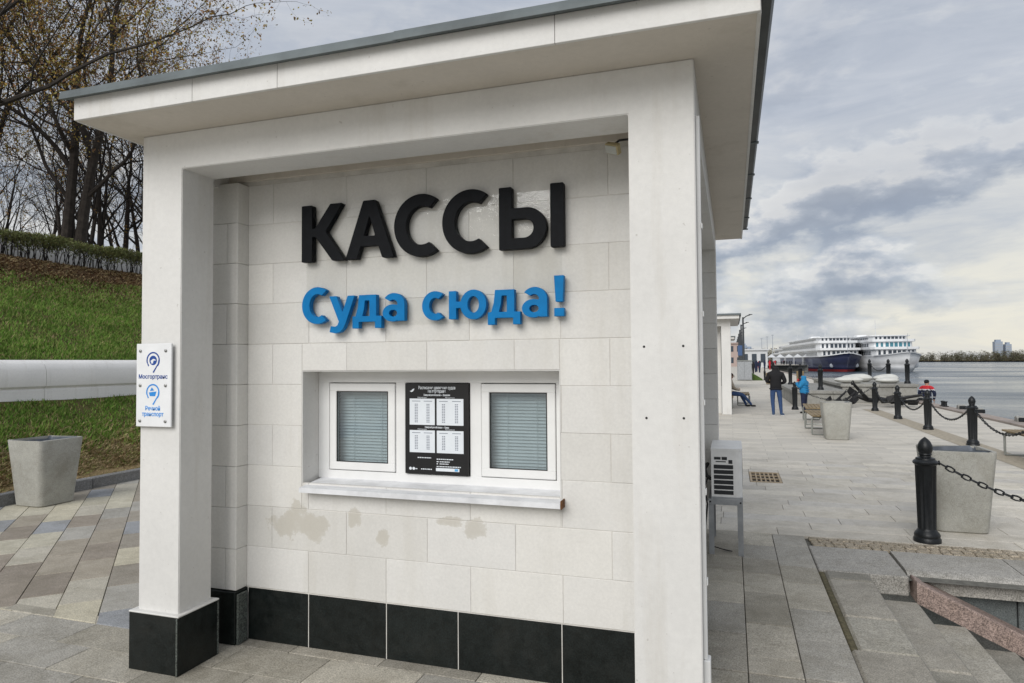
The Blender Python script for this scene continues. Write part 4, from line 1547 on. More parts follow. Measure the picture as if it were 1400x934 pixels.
big1 = make_tree('budding_tree', 'big twin-trunked tree in ochre bud rising just behind the hedge', 3, 13.5, 0.19, (-18.7, 14.75, 4.3), 36000, 0.034, fork=2, lean=(0.03, -0.02), density=0.95, first=0.42)
big2 = make_tree('budding_tree', 'leaning tree at the left picture edge whose long limb reaches over the kiosk roof', 12, 14, 0.22, (-15.4, 7.6, 4.0), 30000, 0.032, lean=(0.13, 0.33), density=0.95, first=0.3, spread=0.85)
big3 = make_tree('budding_tree', 'dark slender budding tree with a crooked stem left of the twin trunk', 25, 12, 0.14, (-20.5, 13.2, 4.4), 18000, 0.036, lean=(-0.02, 0.08), density=1.0)
big5 = make_tree('budding_tree', 'budding tree with ochre tips showing above the kiosk roof edge', 41, 12.0, 0.15, (-20.6, 19.3, 4.4), 16000, 0.036, lean=(0.05, 0.0), density=1.0)
thin = make_tree('bare_tree', 'thin bare dark tree in the grove behind the hedge, nearest the left pillar', 33, 10, 0.125, (-21.0, 20.2, 4.5), 500, 0.04, lean=(0.08, 0.05), density=0.8, first=0.3)
thin2 = make_tree('bare_tree', 'thin bare tree with forked stems in the grove behind the twin trunk', 57, 9.5, 0.105, (-24.5, 19.2, 4.6), 400, 0.04, fork=2, density=0.8, first=0.3)
spots = [(-23.5, 22.0, 'slim bare tree among the grove stems beside the left pillar', thin2), (-27, 18.0, 'bare tree far back in the grove left of the twin trunk', thin), (-30, 26.0, 'small bare tree deep in the grove near the pillar', thin),
         (-33, 22.5, 'distant bare tree seen between trunk and pillar', thin2),
         (-25.5, 14.2, 'bare tree behind the hedge near the left picture edge', thin2), (-21.8, 17.6, 'bare tree just right of the twin trunk', thin2), (-28, 21.2, 'bare leaning tree midway between trunk and pillar', thin), (-36, 24.5, 'farthest bare tree behind the twin trunk', thin2), (-26.5, 25.8, 'thin bare tree right against the left pillar edge', thin2), (-24, 15.6, 'thin bare tree between the picture edge and the twin trunk', thin), (-22.2, 18.6, 'bare dark stem halfway between the twin trunk and the pillar', thin2), (-23.2, 20.6, 'slanting bare stem close left of the pillar', thin), (-40, 31.0, 'faint bare tree far behind the pillar edge', thin),
         (-19.2, 18.2, 'bare dark tree standing close to the hedge between trunk and pillar', thin)]
for i, (x_, y_, lb, src) in enumerate(spots):
    c = copy_tree(src)
    c.location = (x_, y_, bank_z(x_) + 0.0)
    c.rotation_euler = (0, 0, 1.1 + i * 2.3)
    s_ = random.uniform(0.85, 1.15)
    c.scale = (s_, s_, s_ * random.uniform(0.95, 1.1))
    c['label'] = lb

# ================================================================== street furniture
def rounded_sq(hw, rad, n=5, wob=0.0):
    pts = []
    for k in range(4):
        cx_, cy_ = ((1, 1), (-1, 1), (-1, -1), (1, -1))[k]
        for i in range(n):
            a = math.pi / 2 * (k + i / (n - 1))
            pts.append((cx_ * (hw - rad) + rad * math.cos(a), cy_ * (hw - rad) + rad * math.sin(a)))
    return pts


def litter_bin(loc, label, rz=0.0):
    t = thing('litter_bin', label, 'bin', loc, rz, 'tapered concrete litter bins')
    prof = [(0.222, 0.0, .07), (0.235, 0.012, .075), (0.267, 0.40, .075), (0.298, 0.812, .06), (0.295, 0.822, .055), (0.265, 0.822, .045), (0.26, 0.80, .045), (0.25, 0.60, .045)]
    mb = MB()
    n = 20
    vs, fs = [], []
    for hw, z, rad in prof:
        for (x, y) in rounded_sq(hw, rad):
            vs.append((x, y, z + (random.uniform(-0.006, 0.004) if z == 0.822 else 0)))
    for k in range(len(prof) - 1):
        for i in range(n):
            j = (i + 1) % n
            fs.append((k * n + i, k * n + j, (k + 1) * n + j, (k + 1) * n + i))
    fs.append(tuple(range(n - 1, -1, -1)))
    mb.add(vs, fs).build('shell', 'bin_concrete', t, True)
    li = MB()
    vs = [(x, y, 0.795 + random.uniform(-0.01, 0.035)) for x, y in rounded_sq(0.255, .045)] + [(x, y, 0.55) for x, y in rounded_sq(0.23, .04)]
    fs = [(i, (i + 1) % n, n + (i + 1) % n, n + i) for i in range(n)] + [tuple(n + i for i in range(n))]
    li.add(vs, fs).build('liner', 'bin_liner', t, True)
    return t


litter_bin((2.19, 8.08, 0), 'pale concrete litter bin right behind the nearest black bollard')
litter_bin((2.18, 16.4, 0), 'pale concrete litter bin standing before the wooden benches on the promenade')
litter_bin((-8.33, 6.27, 0), 'grey concrete litter bin at the kerb below the grass slope')


def bollard_mesh():
    mb = MB()
    prof = [(0.118, 0.0), (0.118, 0.03), (0.108, 0.045), (0.112, 0.065), (0.104, 0.085), (0.088, 0.105), (0.078, 0.118), (0.079, 0.13), (0.085, 0.42), (0.0915, 0.725), (0.093, 0.735), (0.106, 0.745), (0.11, 0.762), (0.10, 0.775),
            (0.085, 0.785), (0.082, 0.80), (0.05, 0.81), (0.048, 0.825), (0.058, 0.835), (0.053, 0.845), (0.062, 0.87), (0.066, 0.90), (0.061, 0.925), (0.048, 0.955), (0.030, 0.978), (0.012, 0.993), (0.003, 1.0)]
    fl_ = [0.10 if 0.12 < z < 0.73 else 0 for r, z in prof]
    mb.lathe(prof, 32, flute=fl_)
    return mb.mesh('post', 'iron_black', True)


BM = bollard_mesh()
BR = MB().tube([(0.02 * math.cos(a), 0, 0.02 * math.sin(a)) for a in np.linspace(0, 2 * math.pi, 9)], 0.006, 5).mesh('chain_eye', 'iron_black', True)


def bollard(x, y, z, label, eyes):
    t = thing('bollard', label, 'bollard', (x, y, z), 0, 'black cast iron bollards')
    link('post', BM, t)
    for a in eyes:
        o = link('chain_eye', BR, t, (0.115 * math.cos(a), 0.115 * math.sin(a), 0.755), a + math.pi / 2)
    return t


def link_mesh():
    mb = MB()
    pts = []
    L, w = 0.036, 0.021
    for i in range(8):
        a = 2 * math.pi * i / 8
        pts.append((math.cos(a) * w + (L * 0.6 if math.cos(a) > 0.01 else -L * 0.6 if math.cos(a) < -0.01 else 0), math.sin(a) * w, 0))
    vs, fs = [], []
    n = len(pts)
    for i, p in enumerate(pts):
        p0 = Vector(p)
        d = (Vector(pts[(i + 1) % n]) - Vector(pts[i - 1])).normalized()
        s = Vector((0, 0, 1)).cross(d)
        for k in range(4):
            a = math.pi / 2 * k + 0.4
            vs.append(p0 + (s * math.cos(a) + Vector((0, 0, 1)) * math.sin(a)) * 0.0085)
    for i in range(n):
        j = (i + 1) % n
        for k in range(4):
            m = (k + 1) % 4
            fs.append((i * 4 + k, i * 4 + m, j * 4 + m, j * 4 + k))
    mb.add(vs, fs)
    return mb


LM = link_mesh()
LMM = LM.mesh('chain_link', 'iron_black', True)


def chain(a, b, sag, label, single=True):
    a, b = Vector(a), Vector(b)
    t = thing('chain', label, 'chain', (a + b) / 2, 0, 'black chains slung between bollards')
    c = (a + b) / 2
    dense = []
    for i in range(401):
        f = i / 400
        p = a.lerp(b, f)
        p.z -= sag * 4 * f * (1 - f)
        dense.append(p)
    pitch = 0.069
    acc, last = 0.0, dense[0]
    marks = [dense[0]]
    for p in dense[1:]:
        acc += (p - last).length
        last = p
        if acc >= pitch:
            marks.append(p.copy())
            acc = 0.0
    joined = MB()
    for i in range(len(marks) - 1):
        p, q = marks[i], marks[i + 1]
        d = (q - p).normalized()
        mat = d.to_track_quat('X', 'Z').to_matrix().to_4x4()
        mat = mat @ Matrix.Rotation(R(90) * (i % 2) + random.uniform(-.35, .35), 4, 'X')
        mid_ = (p + q) / 2 - c
        if single:
            o = link('chain_link', LMM, t, mid_)
            o.rotation_euler = mat.to_euler()
        else:
            joined.add([(mat @ Vector(v_)) + mid_ for v_ in LM.v], LM.f)
    if not single:
        joined.build('chain_links', 'iron_black', t, True, recalc=False)['kind'] = 'stuff'
    return t


hp = math.pi / 2
bollard(1.76, 7.40, 0, 'big black bollard with acorn top at the head of the steps, nearest of all', [0])
bollard(4.62, 7.40, 0, 'black bollard at the far corner of the steps opening', [math.pi, hp])
bollard(4.62, 12.6, 0, 'black bollard next to the end of the wooden quay bench', [hp])
ys_b = [15.83, 19.08, 22.26, 25.57]
names_b = ['black bollard nearest the quay bench, with chains on both sides', 'black bollard standing in front of the worker in red and navy', 'black bollard in front of the heap of dark anchors', 'black bollard in front of the low stone pier corner']
for y_, lb in zip(ys_b, names_b):
    bollard(4.62, y_, 0, lb, [hp, -hp] + ([math.pi] if y_ > 25 else []))
bollard(2.11, 25.7, 0, 'black bollard directly left of the child in blue', [0])
chain((1.875, 7.40, 0.755), (4.505, 7.40, 0.755), 0.42, 'nearest chain, hanging from the big bollard out of the picture to the right')
cl = ['chain running to the right from the bollard nearest the quay bench', 'chain sagging between the bench bollard and the bollard before the worker', 'chain sagging between the worker bollard and the anchor bollard', 'chain between the anchor bollard and the pier bollard']
for ya, yb, lb in zip([12.6] + ys_b, ys_b, cl):
    chain((4.62, ya + 0.115, 0.755), (4.62, yb - 0.115, 0.755), 0.36, lb, False)
chain((2.225, 25.7, 0.755), (4.505, 25.6, 0.755), 0.40, 'chain between the child bollard and the pier bollard', False)


def bench(x, y, rz, L, label, back=False):
    t = thing('bench', label, 'bench', (x, y, 0), rz, 'wooden slat benches')
    for yy in (0.12, L - 0.12):
        pts = [(-0.22, yy, 0.03), (-0.22, yy, 0.36), (-0.20, yy, 0.40), (-0.17, yy, 0.415), (0.17, yy, 0.415), (0.20, yy, 0.40), (0.22, yy, 0.36), (0.22, yy, 0.03), (0.20, yy, 0.018), (-0.20, yy, 0.018), (-0.22, yy, 0.03)]
        MB().tube(pts, 0.02, 6).build('leg', 'bench_metal', t, True)
    for i in range(5):
        xx = -0.225 + i * 0.092
        MB().cbox(xx, xx + 0.08, 0, L, 0.436, 0.468, 0.005).build('slat', 'wood', t)
    if back:
        for i in range(3):
            b_ = MB().cbox(-0.012, 0.012, 0, L, 0.55 + i * 0.11, 0.64 + i * 0.11, 0.005).build('slat', 'wood', t, loc=(-0.29 - i * 0.02, 0, 0))
        for yy in (0.12, L - 0.12):
            MB().bar((-0.22, yy, 0.4), (-0.32, yy, 0.86), 0.03, 0.03, (0, 1, 0)).build('back_post', 'bench_metal', t)
    return t


bench(4.88, 12.9, 0, 1.5, 'wooden slat bench by the quay at the right picture edge')
bench(1.98, 16.95, 0, 1.8, 'wooden slat bench directly behind the litter bin')
bench(2.1, 19.6, R(-3), 1.9, 'wooden slat bench in front of the child in blue')
bench(0.42, 27.3, 0, 1.8, 'wooden slat bench beside the far kiosk next to the seated person')

# ------------------------------------------------------------------ stone piers with white boulders
def pier(loc, dx, dy, h, label):
    t = thing('stone_pier', label, 'stone pier', loc)
    MB().box(0.02, dx - 0.02, 0.02, dy - 0.02, -0.05, h - 0.12).build('core', 'joint_dark', t)
    nz = max(1, round((h - 0.12) / 0.36))
    hz = (h - 0.12) / nz
    for k in range(nz):
        x = 0.0 if k % 2 else -0.45
        while x < dx:
            xa, xb = max(x, 0), min(x + 0.9, dx)
            if xb - xa > 0.05:
                block('stone_block', xb - xa - 0.008, 0.2, hz - 0.008, 0.006, 'pier_stone', t, (xa + .004, 0, k * hz))
            x += 0.9
        y = 0.2
        while y < dy:
            yb = min(y + 1.1, dy)
            for xx in (0.0, dx - 0.15):
                block('stone_block', 0.15, yb - y - 0.008, hz - 0.008, 0.006, 'pier_stone', t, (xx, y + .004, k * hz))
            y += 1.1
    x = -0.06
    while x < dx:
        xb = min(x + 1.4, dx + 0.06)
        block('coping_slab', xb - x - 0.008, dy + 0.08, 0.12, 0.01, 'pier_stone', t, (x, -0.06, h - 0.12))
        x += 1.4
    return t


pier((2.25, 27.6, 0), 1.75, 9.0, 0.60, 'lower pale stone block behind the child in blue')
pier((4.25, 30.0, 0), 2.68, 10.0, 0.78, 'long pale stone pier carrying the white boulders')
plain('boulder_white', (0.62, 0.62, 0.58), 0.7, var=0.12, scale=4, bump=0.3)
for (x_, y_, sx, sy, sz, rz, lb) in ((4.62, 30.7, .56, .36, .155, 0.2, 'big flat white boulder at the left end of the stone pier'), (5.20, 32.6, .62, .40, .18, -.2, 'white boulder behind the big flat one on the pier'),
                                     (6.05, 30.8, .44, .33, .13, 0.3, 'smaller white boulder at the front right on the pier'), (6.35, 32.6, .50, .36, .175, .1, 'rightmost white boulder on the stone pier')):
    o = MB().ell((0, 0, 0), (sx, sy, sz), 16, 8, 0.82)
    o.v = [(p[0] * (1 + .05 * math.sin(p[1] * 9)), p[1] * (1 + .06 * math.sin(p[0] * 7)), p[2] * (1 + .15 * math.sin(p[0] * 5 + p[1] * 4))) for p in o.v]
    o = o.build('boulder', 'boulder_white', None, True, (x_, y_, 0.78 + sz * 0.93), rz)
    tag(o, lb, 'boulder', 'white boulders on the pier')
for (x_, y_, z_, lb) in ((3.25, 28.3, 0.60, 'black bollard on the lower stone block right of the child'), (3.0, 33.5, 0.60, 'black bollard at the back of the lower stone block, behind the child'), (2.65, 34.5, 0.60, 'black bollard at the back left of the lower stone block'),
                         (6.4, 36.5, 0.78, 'farthest black bollard on the stone pier, behind the boulders'), (6.62, 33.5, 0.78, 'black bollard in the middle of the pier river side'), (6.70, 30.5, 0.78, 'black bollard at the front river corner of the pier')):
    bollard(x_, y_, z_, lb, [])
chain((6.42, 36.4, 1.53), (6.60, 33.6, 1.53), 0.3, 'chain between the two rear bollards on the pier', False)

plain('anchor_iron', (0.018, 0.018, 0.019), 0.6, 0.2, 0.5, 15, bump=0.4)


def anchor(loc, rot, sc, label):
    t = thing('anchor', label, 'anchor', loc, 0, 'old iron anchors lying by the pier')
    t.rotation_euler = rot
    t.scale = (sc, sc, sc)
    MB().tube([(0, 0, 0), (0, 0, 0.6), (0, 0, 1.15)], [0.075, 0.055, 0.045], 8).build('shank', 'anchor_iron', t, True)
    MB().tube([(-0.42, 0, 0.34), (-0.40, 0, 0.14), (-0.26, 0, 0.0), (0, 0, -0.06), (0.26, 0, 0.0), (0.40, 0, 0.14), (0.42, 0, 0.34)], [0.03, 0.05, 0.07, 0.085, 0.07, 0.05, 0.03], 7).build('arms', 'anchor_iron', t, True)
    for s in (-1, 1):
        MB().prism([(s * 0.30, 0.12), (s * 0.50, 0.16), (s * 0.46, 0.52)], 'y', -0.11, 0.11).build('fluke', 'anchor_iron', t)
    MB().tube([(0, 0.07 * math.cos(a), 1.2 + 0.07 * math.sin(a)) for a in np.linspace(0, 2 * math.pi, 9)], 0.018, 5).build('ring', 'anchor_iron', t, True)
    return t


anchor((5.35, 27.8, 0.22), (R(78), 0.1, R(70)), 1.05, 'iron anchor lying flat in front of the pier, nearest the quay')
anchor((4.9, 28.6, 0.25), (R(60), 0.2, R(-40)), 1.1, 'iron anchor with raised fluke in the middle of the heap')
anchor((5.6, 28.9, 0.2), (R(82), -0.2, R(150)), 1.1, 'iron anchor at the back of the heap against the pier')
anchor((5.9, 28.2, 0.18), (R(85), 0.1, R(20)), 0.9, 'small iron anchor at the right end of the heap')
anchor((3.45, 26.9, 0.1), (R(-52), 0.15, R(-50)), 0.7, 'iron anchor leaning on the lower stone block, left of three')
anchor((3.75, 27.1, 0.1), (R(-55), 0.0, R(-60)), 0.68, 'iron anchor leaning on the lower stone block, middle of three')
anchor((4.0, 27.4, 0.1), (R(-50), -0.1, R(-65)), 0.68, 'iron anchor leaning on the lower stone block, right of three')
mb_ = thing('mooring_bollard', 'short black double mooring bollard on the quay edge by the worker', 'mooring bollard', (7.2, 27.6, 0.06))
mb_.scale = (0.6, 0.6, 0.6)
MB().cbox(-0.14, 0.14, -0.42, 0.42, 0, 0.05, 0.01).build('base_plate', 'iron_black', mb_)
for s in (-0.26, 0.26):
    MB().lathe([(0.10, 0.05), (0.085, 0.2), (0.09, 0.26), (0.125, 0.28), (0.12, 0.32), (0.02, 0.335)], 12, (0, s, 0)).build('post', 'iron_black', mb_, True)
o = thing('quay_post', 'small black post at the quay edge right of the stone pier', 'post', (7.2, 35.5, 0.06))
MB().lathe([(0.10, 0.0), (0.10, 0.42), (0.13, 0.45), (0.12, 0.54), (0.03, 0.56)], 12).build('shaft', 'iron_black', o, True)
MB().cbox(-0.15, 0.15, -0.15, 0.15, -0.001, 0.03, 0.006).build('base_plate', 'iron_black', o)

# ------------------------------------------------------------------ the next kiosk along the promenade
def far_kiosk(dx, dy, label):
    t = thing('promenade_kiosk', label, 'kiosk', (dx, dy, 0), 0, 'white kiosks farther along the promenade')
    MB().box(-2.95, -0.46, 0.55, 4.3, 0, 3.09).build('wall', 'limestone', t)
    for x0 in (-3.30, -0.434):
        MB().cbox(x0, x0 + 0.294, 0, 0.25, 0, 2.885, 0.005).build('pillar', 'render_white', t)
    MB().box(-0.33, -0.142, 4.0, 4.35, 0, 2.885).build('pillar', 'limestone', t)
    MB().box(-3.30, -0.14, 0.0, 0.25, 2.886, 3.10).build('beam', 'render_white', t)
    MB().box(-0.32, -0.142, 0.251, 4.35, 2.887, 3.10).build('beam', 'render_white', t)
    rf = MB().box(-3.42, 0.13, -0.34, 4.75, 3.101, 3.225).build('roof', 'render_white', t)
    MB().prism([(-0.39, 3.21), (-0.385, 3.25), (-0.34, 3.268), (-0.3, 3.268), (-0.3, 3.227), (-0.35, 3.216)], 'x', -3.47, 0.18).build('metal_edge', 'roof_metal', rf)
    MB().box(-3.46, 0.135, -0.299, 4.76, 3.228, 3.262).build('roof_sheet', 'roof_metal', rf)
    MB().prism([(0.137, 3.15), (0.142, 3.262), (0.19, 3.265), (0.186, 3.19), (0.172, 3.155)], 'y', -0.34, 4.7).build('gutter', 'gutter_dark', rf)
    MB().box(-0.47, -0.44, 0.9, 1.6, 0.9, 2.7).build('shutter', 'ac_dark', t)
    MB().box(-2.5, -0.9, 0.54, 0.56, 1.0, 1.7).build('window', 'ac_dark', t)
    return t


far_kiosk(0.12, 22.85, 'white kiosk with flat roof behind the standing person, next along the promenade')
far_kiosk(0.05, 43.5, 'small far white kiosk beyond the seated person')

# ================================================================== people
def skin_mesh(nodes, edges, mats, pick, root=0):
    me = bpy.data.meshes.new('skin')
    names = list(nodes)
    me.from_pydata([nodes[k][0] for k in names], [(names.index(a), names.index(b)) for a, b in edges], [])
    o = bpy.data.objects.new('skin', me)
    COL.objects.link(o)
    sk = o.modifiers.new('skin', 'SKIN')
    sk.use_smooth_shade = True
    for i, k in enumerate(names):
        r = nodes[k][1]
        me.skin_vertices[0].data[i].radius = r if isinstance(r, tuple) else (r, r)
        me.skin_vertices[0].data[i].use_root = (i == root)
    sb = o.modifiers.new('sub', 'SUBSURF')
    sb.levels = 2
    sb.render_levels = 2
    res = bpy.data.meshes.new_from_object(o.evaluated_get(bpy.context.evaluated_depsgraph_get()))
    COL.objects.unlink(o)
    bpy.data.objects.remove(o)
    res.materials.clear()
    for m in mats:
        res.materials.append(M[m])
    res.polygons.foreach_set('material_index', [pick(p.center) for p in res.polygons])
    res.polygons.foreach_set('use_smooth', [True] * len(res.polygons))
    return res


for nm, c in (('cloth_black', (0.008, 0.008, 0.010)), ('jeans', (0.03, 0.065, 0.16)), ('shoe_blue', (0.05, 0.09, 0.17)), ('skin_tone', (0.50, 0.30, 0.22)), ('puffer_blue', (0.02, 0.22, 0.46)), ('navy', (0.012, 0.018, 0.05)),
              ('red_cloth', (0.50, 0.02, 0.03)), ('white_stripe', (0.6, 0.6, 0.62)), ('shoe_black', (0.012, 0.012, 0.012)), ('hair_brown', (0.05, 0.025, 0.015)), ('sole_white', (0.6, 0.6, 0.6)), ('beige_cloth', (0.38, 0.33, 0.27))):
    plain(nm, c, 0.8, var=0.2, scale=18, bump=0.3)


def human(h, pose=None):
    """joint positions of a standing figure of height h facing +Y"""
    s = h / 1.70
    J = {'pelvis': ((0, 0, 0.93), (0.15, 0.11)), 'belly': ((0, 0.0, 1.08), (0.145, 0.10)), 'chest': ((0, 0, 1.28), (0.165, 0.115)), 'collar': ((0, 0, 1.42), (0.10, 0.085)), 'neck': ((0, 0.01, 1.48), 0.055), 'head': ((0, 0.02, 1.575), (0.083, 0.095)), 'crown': ((0, 0.015, 1.645), (0.07, 0.08))}
    for sd, q in (('l', -1), ('r', 1)):
        J['hip_' + sd] = ((q * 0.095, 0, 0.86), 0.10)
        J['knee_' + sd] = ((q * 0.105, 0.01, 0.48), 0.066)
        J['ankle_' + sd] = ((q * 0.11, -0.015, 0.09), 0.045)
        J['heel_' + sd] = ((q * 0.112, -0.02, 0.045), 0.045)
        J['toe_' + sd] = ((q * 0.125, 0.15, 0.033), (0.042, 0.03))
        J['shoulder_' + sd] = ((q * 0.185, 0, 1.385), 0.075)
        J['elbow_' + sd] = ((q * 0.25, -0.01, 1.12), 0.056)
        J['wrist_' + sd] = ((q * 0.22, 0.10, 0.90), 0.042)
        J['palm_' + sd] = ((q * 0.21, 0.14, 0.83), (0.042, 0.028))
    if pose:
        for k, v in pose.items():
            J[k] = (v[0], v[1] if len(v) > 1 else J[k][1])
    J = {k: (tuple(c * s for c in v[0]), tuple(c * s for c in v[1]) if isinstance(v[1], tuple) else v[1] * s) for k, v in J.items()}
    E_ = [('pelvis', 'belly'), ('belly', 'chest'), ('chest', 'collar'), ('collar', 'neck'), ('neck', 'head'), ('head', 'crown')]
    for sd in 'lr':
        E_ += [('pelvis', 'hip_' + sd), ('hip_' + sd, 'knee_' + sd), ('knee_' + sd, 'ankle_' + sd), ('ankle_' + sd, 'heel_' + sd), ('heel_' + sd, 'toe_' + sd), ('collar', 'shoulder_' + sd), ('shoulder_' + sd, 'elbow_' + sd), ('elbow_' + sd, 'wrist_' + sd), ('wrist_' + sd, 'palm_' + sd)]
    return J, E_, s


def fingers(mb, base, direction, side, s):
    b, d, sd = Vector(base), Vector(direction).normalized(), Vector(side).normalized()
    up = d.cross(sd)
    for i, L in enumerate((0.066, 0.075, 0.07, 0.055)):
        o = b + sd * (0.03 - 0.02 * i) * s
        mb.tube([o, o + d * L * 0.55 * s - up * 0.006 * s, o + d * L * 0.9 * s - up * 0.022 * s], [0.009 * s, 0.008 * s, 0.006 * s], 5)
    o = b + sd * 0.035 * s - d * 0.05 * s
    mb.tube([o, o + sd * 0.03 * s + d * 0.02 * s, o + sd * 0.035 * s + d * 0.05 * s], [0.011 * s, 0.009 * s, 0.007 * s], 5)


def face(t, s, head, fwd, mat='skin_tone'):
    """nose, eyes and mouth set on the front of the head"""
    hd_, f = Vector(head) * s, Vector(fwd).normalized()
    side = f.cross(Vector((0, 0, 1)))
    m = MB()
    m.ell(tuple(hd_ + f * 0.105 * s + Vector((0, 0, 0.0)) * s), (0.014 * s, 0.014 * s, 0.022 * s), 6, 5)
    m.build('nose', mat, t, True)
    for q in (-1, 1):
        MB().ell(tuple(hd_ + f * 0.093 * s + side * 0.032 * q * s + Vector((0, 0, 0.028 * s))), (0.010 * s, 0.010 * s, 0.006 * s), 6, 5).build('eye', 'shoe_black', t, True)
        MB().ell(tuple(hd_ + side * 0.088 * q * s), (0.014 * s, 0.022 * s, 0.03 * s), 6, 5).build('ear', mat, t, True)
    MB().ell(tuple(hd_ + f * 0.094 * s - Vector((0, 0, 0.042 * s))), (0.022 * s, 0.010 * s, 0.006 * s), 6, 5).build('mouth', 'red_cloth', t, True)


# person seen from behind, hood up
pose = {'elbow_l': ((-0.27, 0.0, 1.14),), 'wrist_l': ((-0.16, 0.16, 1.10),), 'palm_l': ((-0.10, 0.20, 1.12),), 'elbow_r': ((0.28, -0.02, 1.13),), 'wrist_r': ((0.17, 0.14, 1.06),), 'palm_r': ((0.11, 0.19, 1.08),),
        'pelvis': ((0, 0, 0.93), (0.165, 0.125)), 'belly': ((0, 0, 1.06), (0.185, 0.145)), 'chest': ((0, 0, 1.27), (0.205, 0.15)), 'collar': ((0, -0.01, 1.42), (0.13, 0.11)), 'shoulder_l': ((-0.195, 0, 1.37), 0.092), 'shoulder_r': ((0.195, 0, 1.37), 0.092),
        'elbow_l': ((-0.285, 0.0, 1.13), 0.075), 'elbow_r': ((0.30, -0.02, 1.12), 0.075), 'head': ((0, 0.02, 1.575), (0.118, 0.125)), 'crown': ((0, 0.01, 1.635), (0.10, 0.11)), 'neck': ((0, 0, 1.49), 0.10),
        'knee_l': ((-0.105, 0.02, 0.49), 0.072), 'ankle_l': ((-0.085, 0.0, 0.09), 0.05), 'heel_l': ((-0.085, 0, 0.045), 0.05), 'toe_l': ((-0.10, 0.16, 0.035),), 'knee_r': ((0.13, 0.0, 0.49), 0.072), 'ankle_r': ((0.155, -0.02, 0.09), 0.05), 'heel_r': ((0.155, -0.02, 0.045), 0.05), 'toe_r': ((0.25, 0.08, 0.035),)}
J, E_, s = human(1.62, pose)
p1 = thing('person', 'person in black hooded jacket and blue jeans standing with the back turned', 'person', (1.32, 22.85, 0))
me = skin_mesh(J, E_, ['cloth_black', 'jeans', 'shoe_blue'], lambda c: 2 if c.z < 0.085 * s else 1 if c.z < 0.90 * s else 0)
link('body', me, p1)
MB().cbox(-0.205 * s, 0.205 * s, -0.145 * s, 0.145 * s, 0.86 * s, 0.915 * s, 0.03).build('jacket_hem', 'cloth_black', p1, True)
for x0, y0 in ((-0.09, 0.07), (0.195, 0.03)):
    MB().cbox(x0 * s - 0.05, x0 * s + 0.05, y0 - 0.11, y0 + 0.11, 0.0, 0.018, 0.006).build('sole', 'sole_white', p1)
hm = MB()
fingers(hm, Vector((-0.10, 0.21, 1.12)) * s, (0.8, 0.5, 0.1), (0, 0, 1), s)
fingers(hm, Vector((0.11, 0.20, 1.08)) * s, (-0.8, 0.5, 0.1), (0, 0, 1), s)
hm.build('fingers', 'skin_tone', p1, True)

# child in blue puffer jacket, facing left, hands at the mouth
pose = {'pelvis': ((0, 0, 0.93), (0.19, 0.165)), 'belly': ((0, 0, 1.05), (0.215, 0.19)), 'chest': ((0, 0, 1.24), (0.215, 0.18)), 'collar': ((0, 0, 1.37), (0.14, 0.12)), 'neck': ((0, 0.01, 1.43), 0.10), 'head': ((0, 0.02, 1.545), (0.125, 0.135)), 'crown': ((0, 0.015, 1.625), (0.10, 0.11)),
        'shoulder_l': ((-0.2, 0, 1.32), 0.105), 'shoulder_r': ((0.2, 0, 1.32), 0.105), 'elbow_l': ((-0.25, 0.10, 1.12), 0.09), 'elbow_r': ((0.25, 0.08, 1.12), 0.09), 'wrist_l': ((-0.12, 0.27, 1.28), 0.065), 'wrist_r': ((0.12, 0.27, 1.27), 0.065), 'palm_l': ((-0.05, 0.27, 1.38),), 'palm_r': ((0.05, 0.27, 1.37),),
        'knee_l': ((-0.1, 0.02, 0.48), 0.085), 'knee_r': ((0.11, 0.03, 0.48), 0.085), 'ankle_l': ((-0.1, 0, 0.09), 0.062), 'ankle_r': ((0.12, 0, 0.09), 0.062), 'hip_l': ((-.1, 0, .85), .12), 'hip_r': ((.1, 0, .85), .12)}
J, E_, s = human(1.30, pose)
ch = thing('person', 'child in bright blue hooded puffer jacket and navy trousers, eating', 'person', (2.26, 24.0, 0), R(62))
me = skin_mesh(J, E_, ['puffer_blue', 'navy', 'shoe_black', 'skin_tone'],
               lambda c: 2 if c.z < 0.10 * s else 1 if c.z < 0.86 * s else 3 if (c.z > 1.34 * s and c.y > 0.22 * s) or (c.z > 1.47 * s and c.z < 1.63 * s and c.y > 0.105 * s) else 0)
link('body', me, ch)
for z in (0.92, 1.02, 1.12, 1.22):
    MB().lathe([(0.205 * s, -0.012), (0.222 * s, 0.0), (0.205 * s, 0.012)], 18, (0, 0, z * s)).build('quilt_seam', 'puffer_blue', ch, True)
hm = MB()
fingers(hm, Vector((-0.05, 0.28, 1.40)) * s, (0.1, 0.2, 1), (1, 0, 0), s * 1.1)
fingers(hm, Vector((0.05, 0.28, 1.39)) * s, (-0.1, 0.2, 1), (1, 0, 0), s * 1.1)
hm.build('fingers', 'skin_tone', ch, True)
face(ch, s, (0, 0.055, 1.545), (0, 1, 0))
food = MB().ell((0, 0, 0), (0.035, 0.03, 0.045), 8, 6).build('snack', 'red_cloth', None, True, (2.26 - 0.26 * s * 0.88, 24.0 + 0.26 * s * 0.47, 1.43 * s))
tag(food, 'small reddish snack held at the mouth by the child in blue', 'snack')

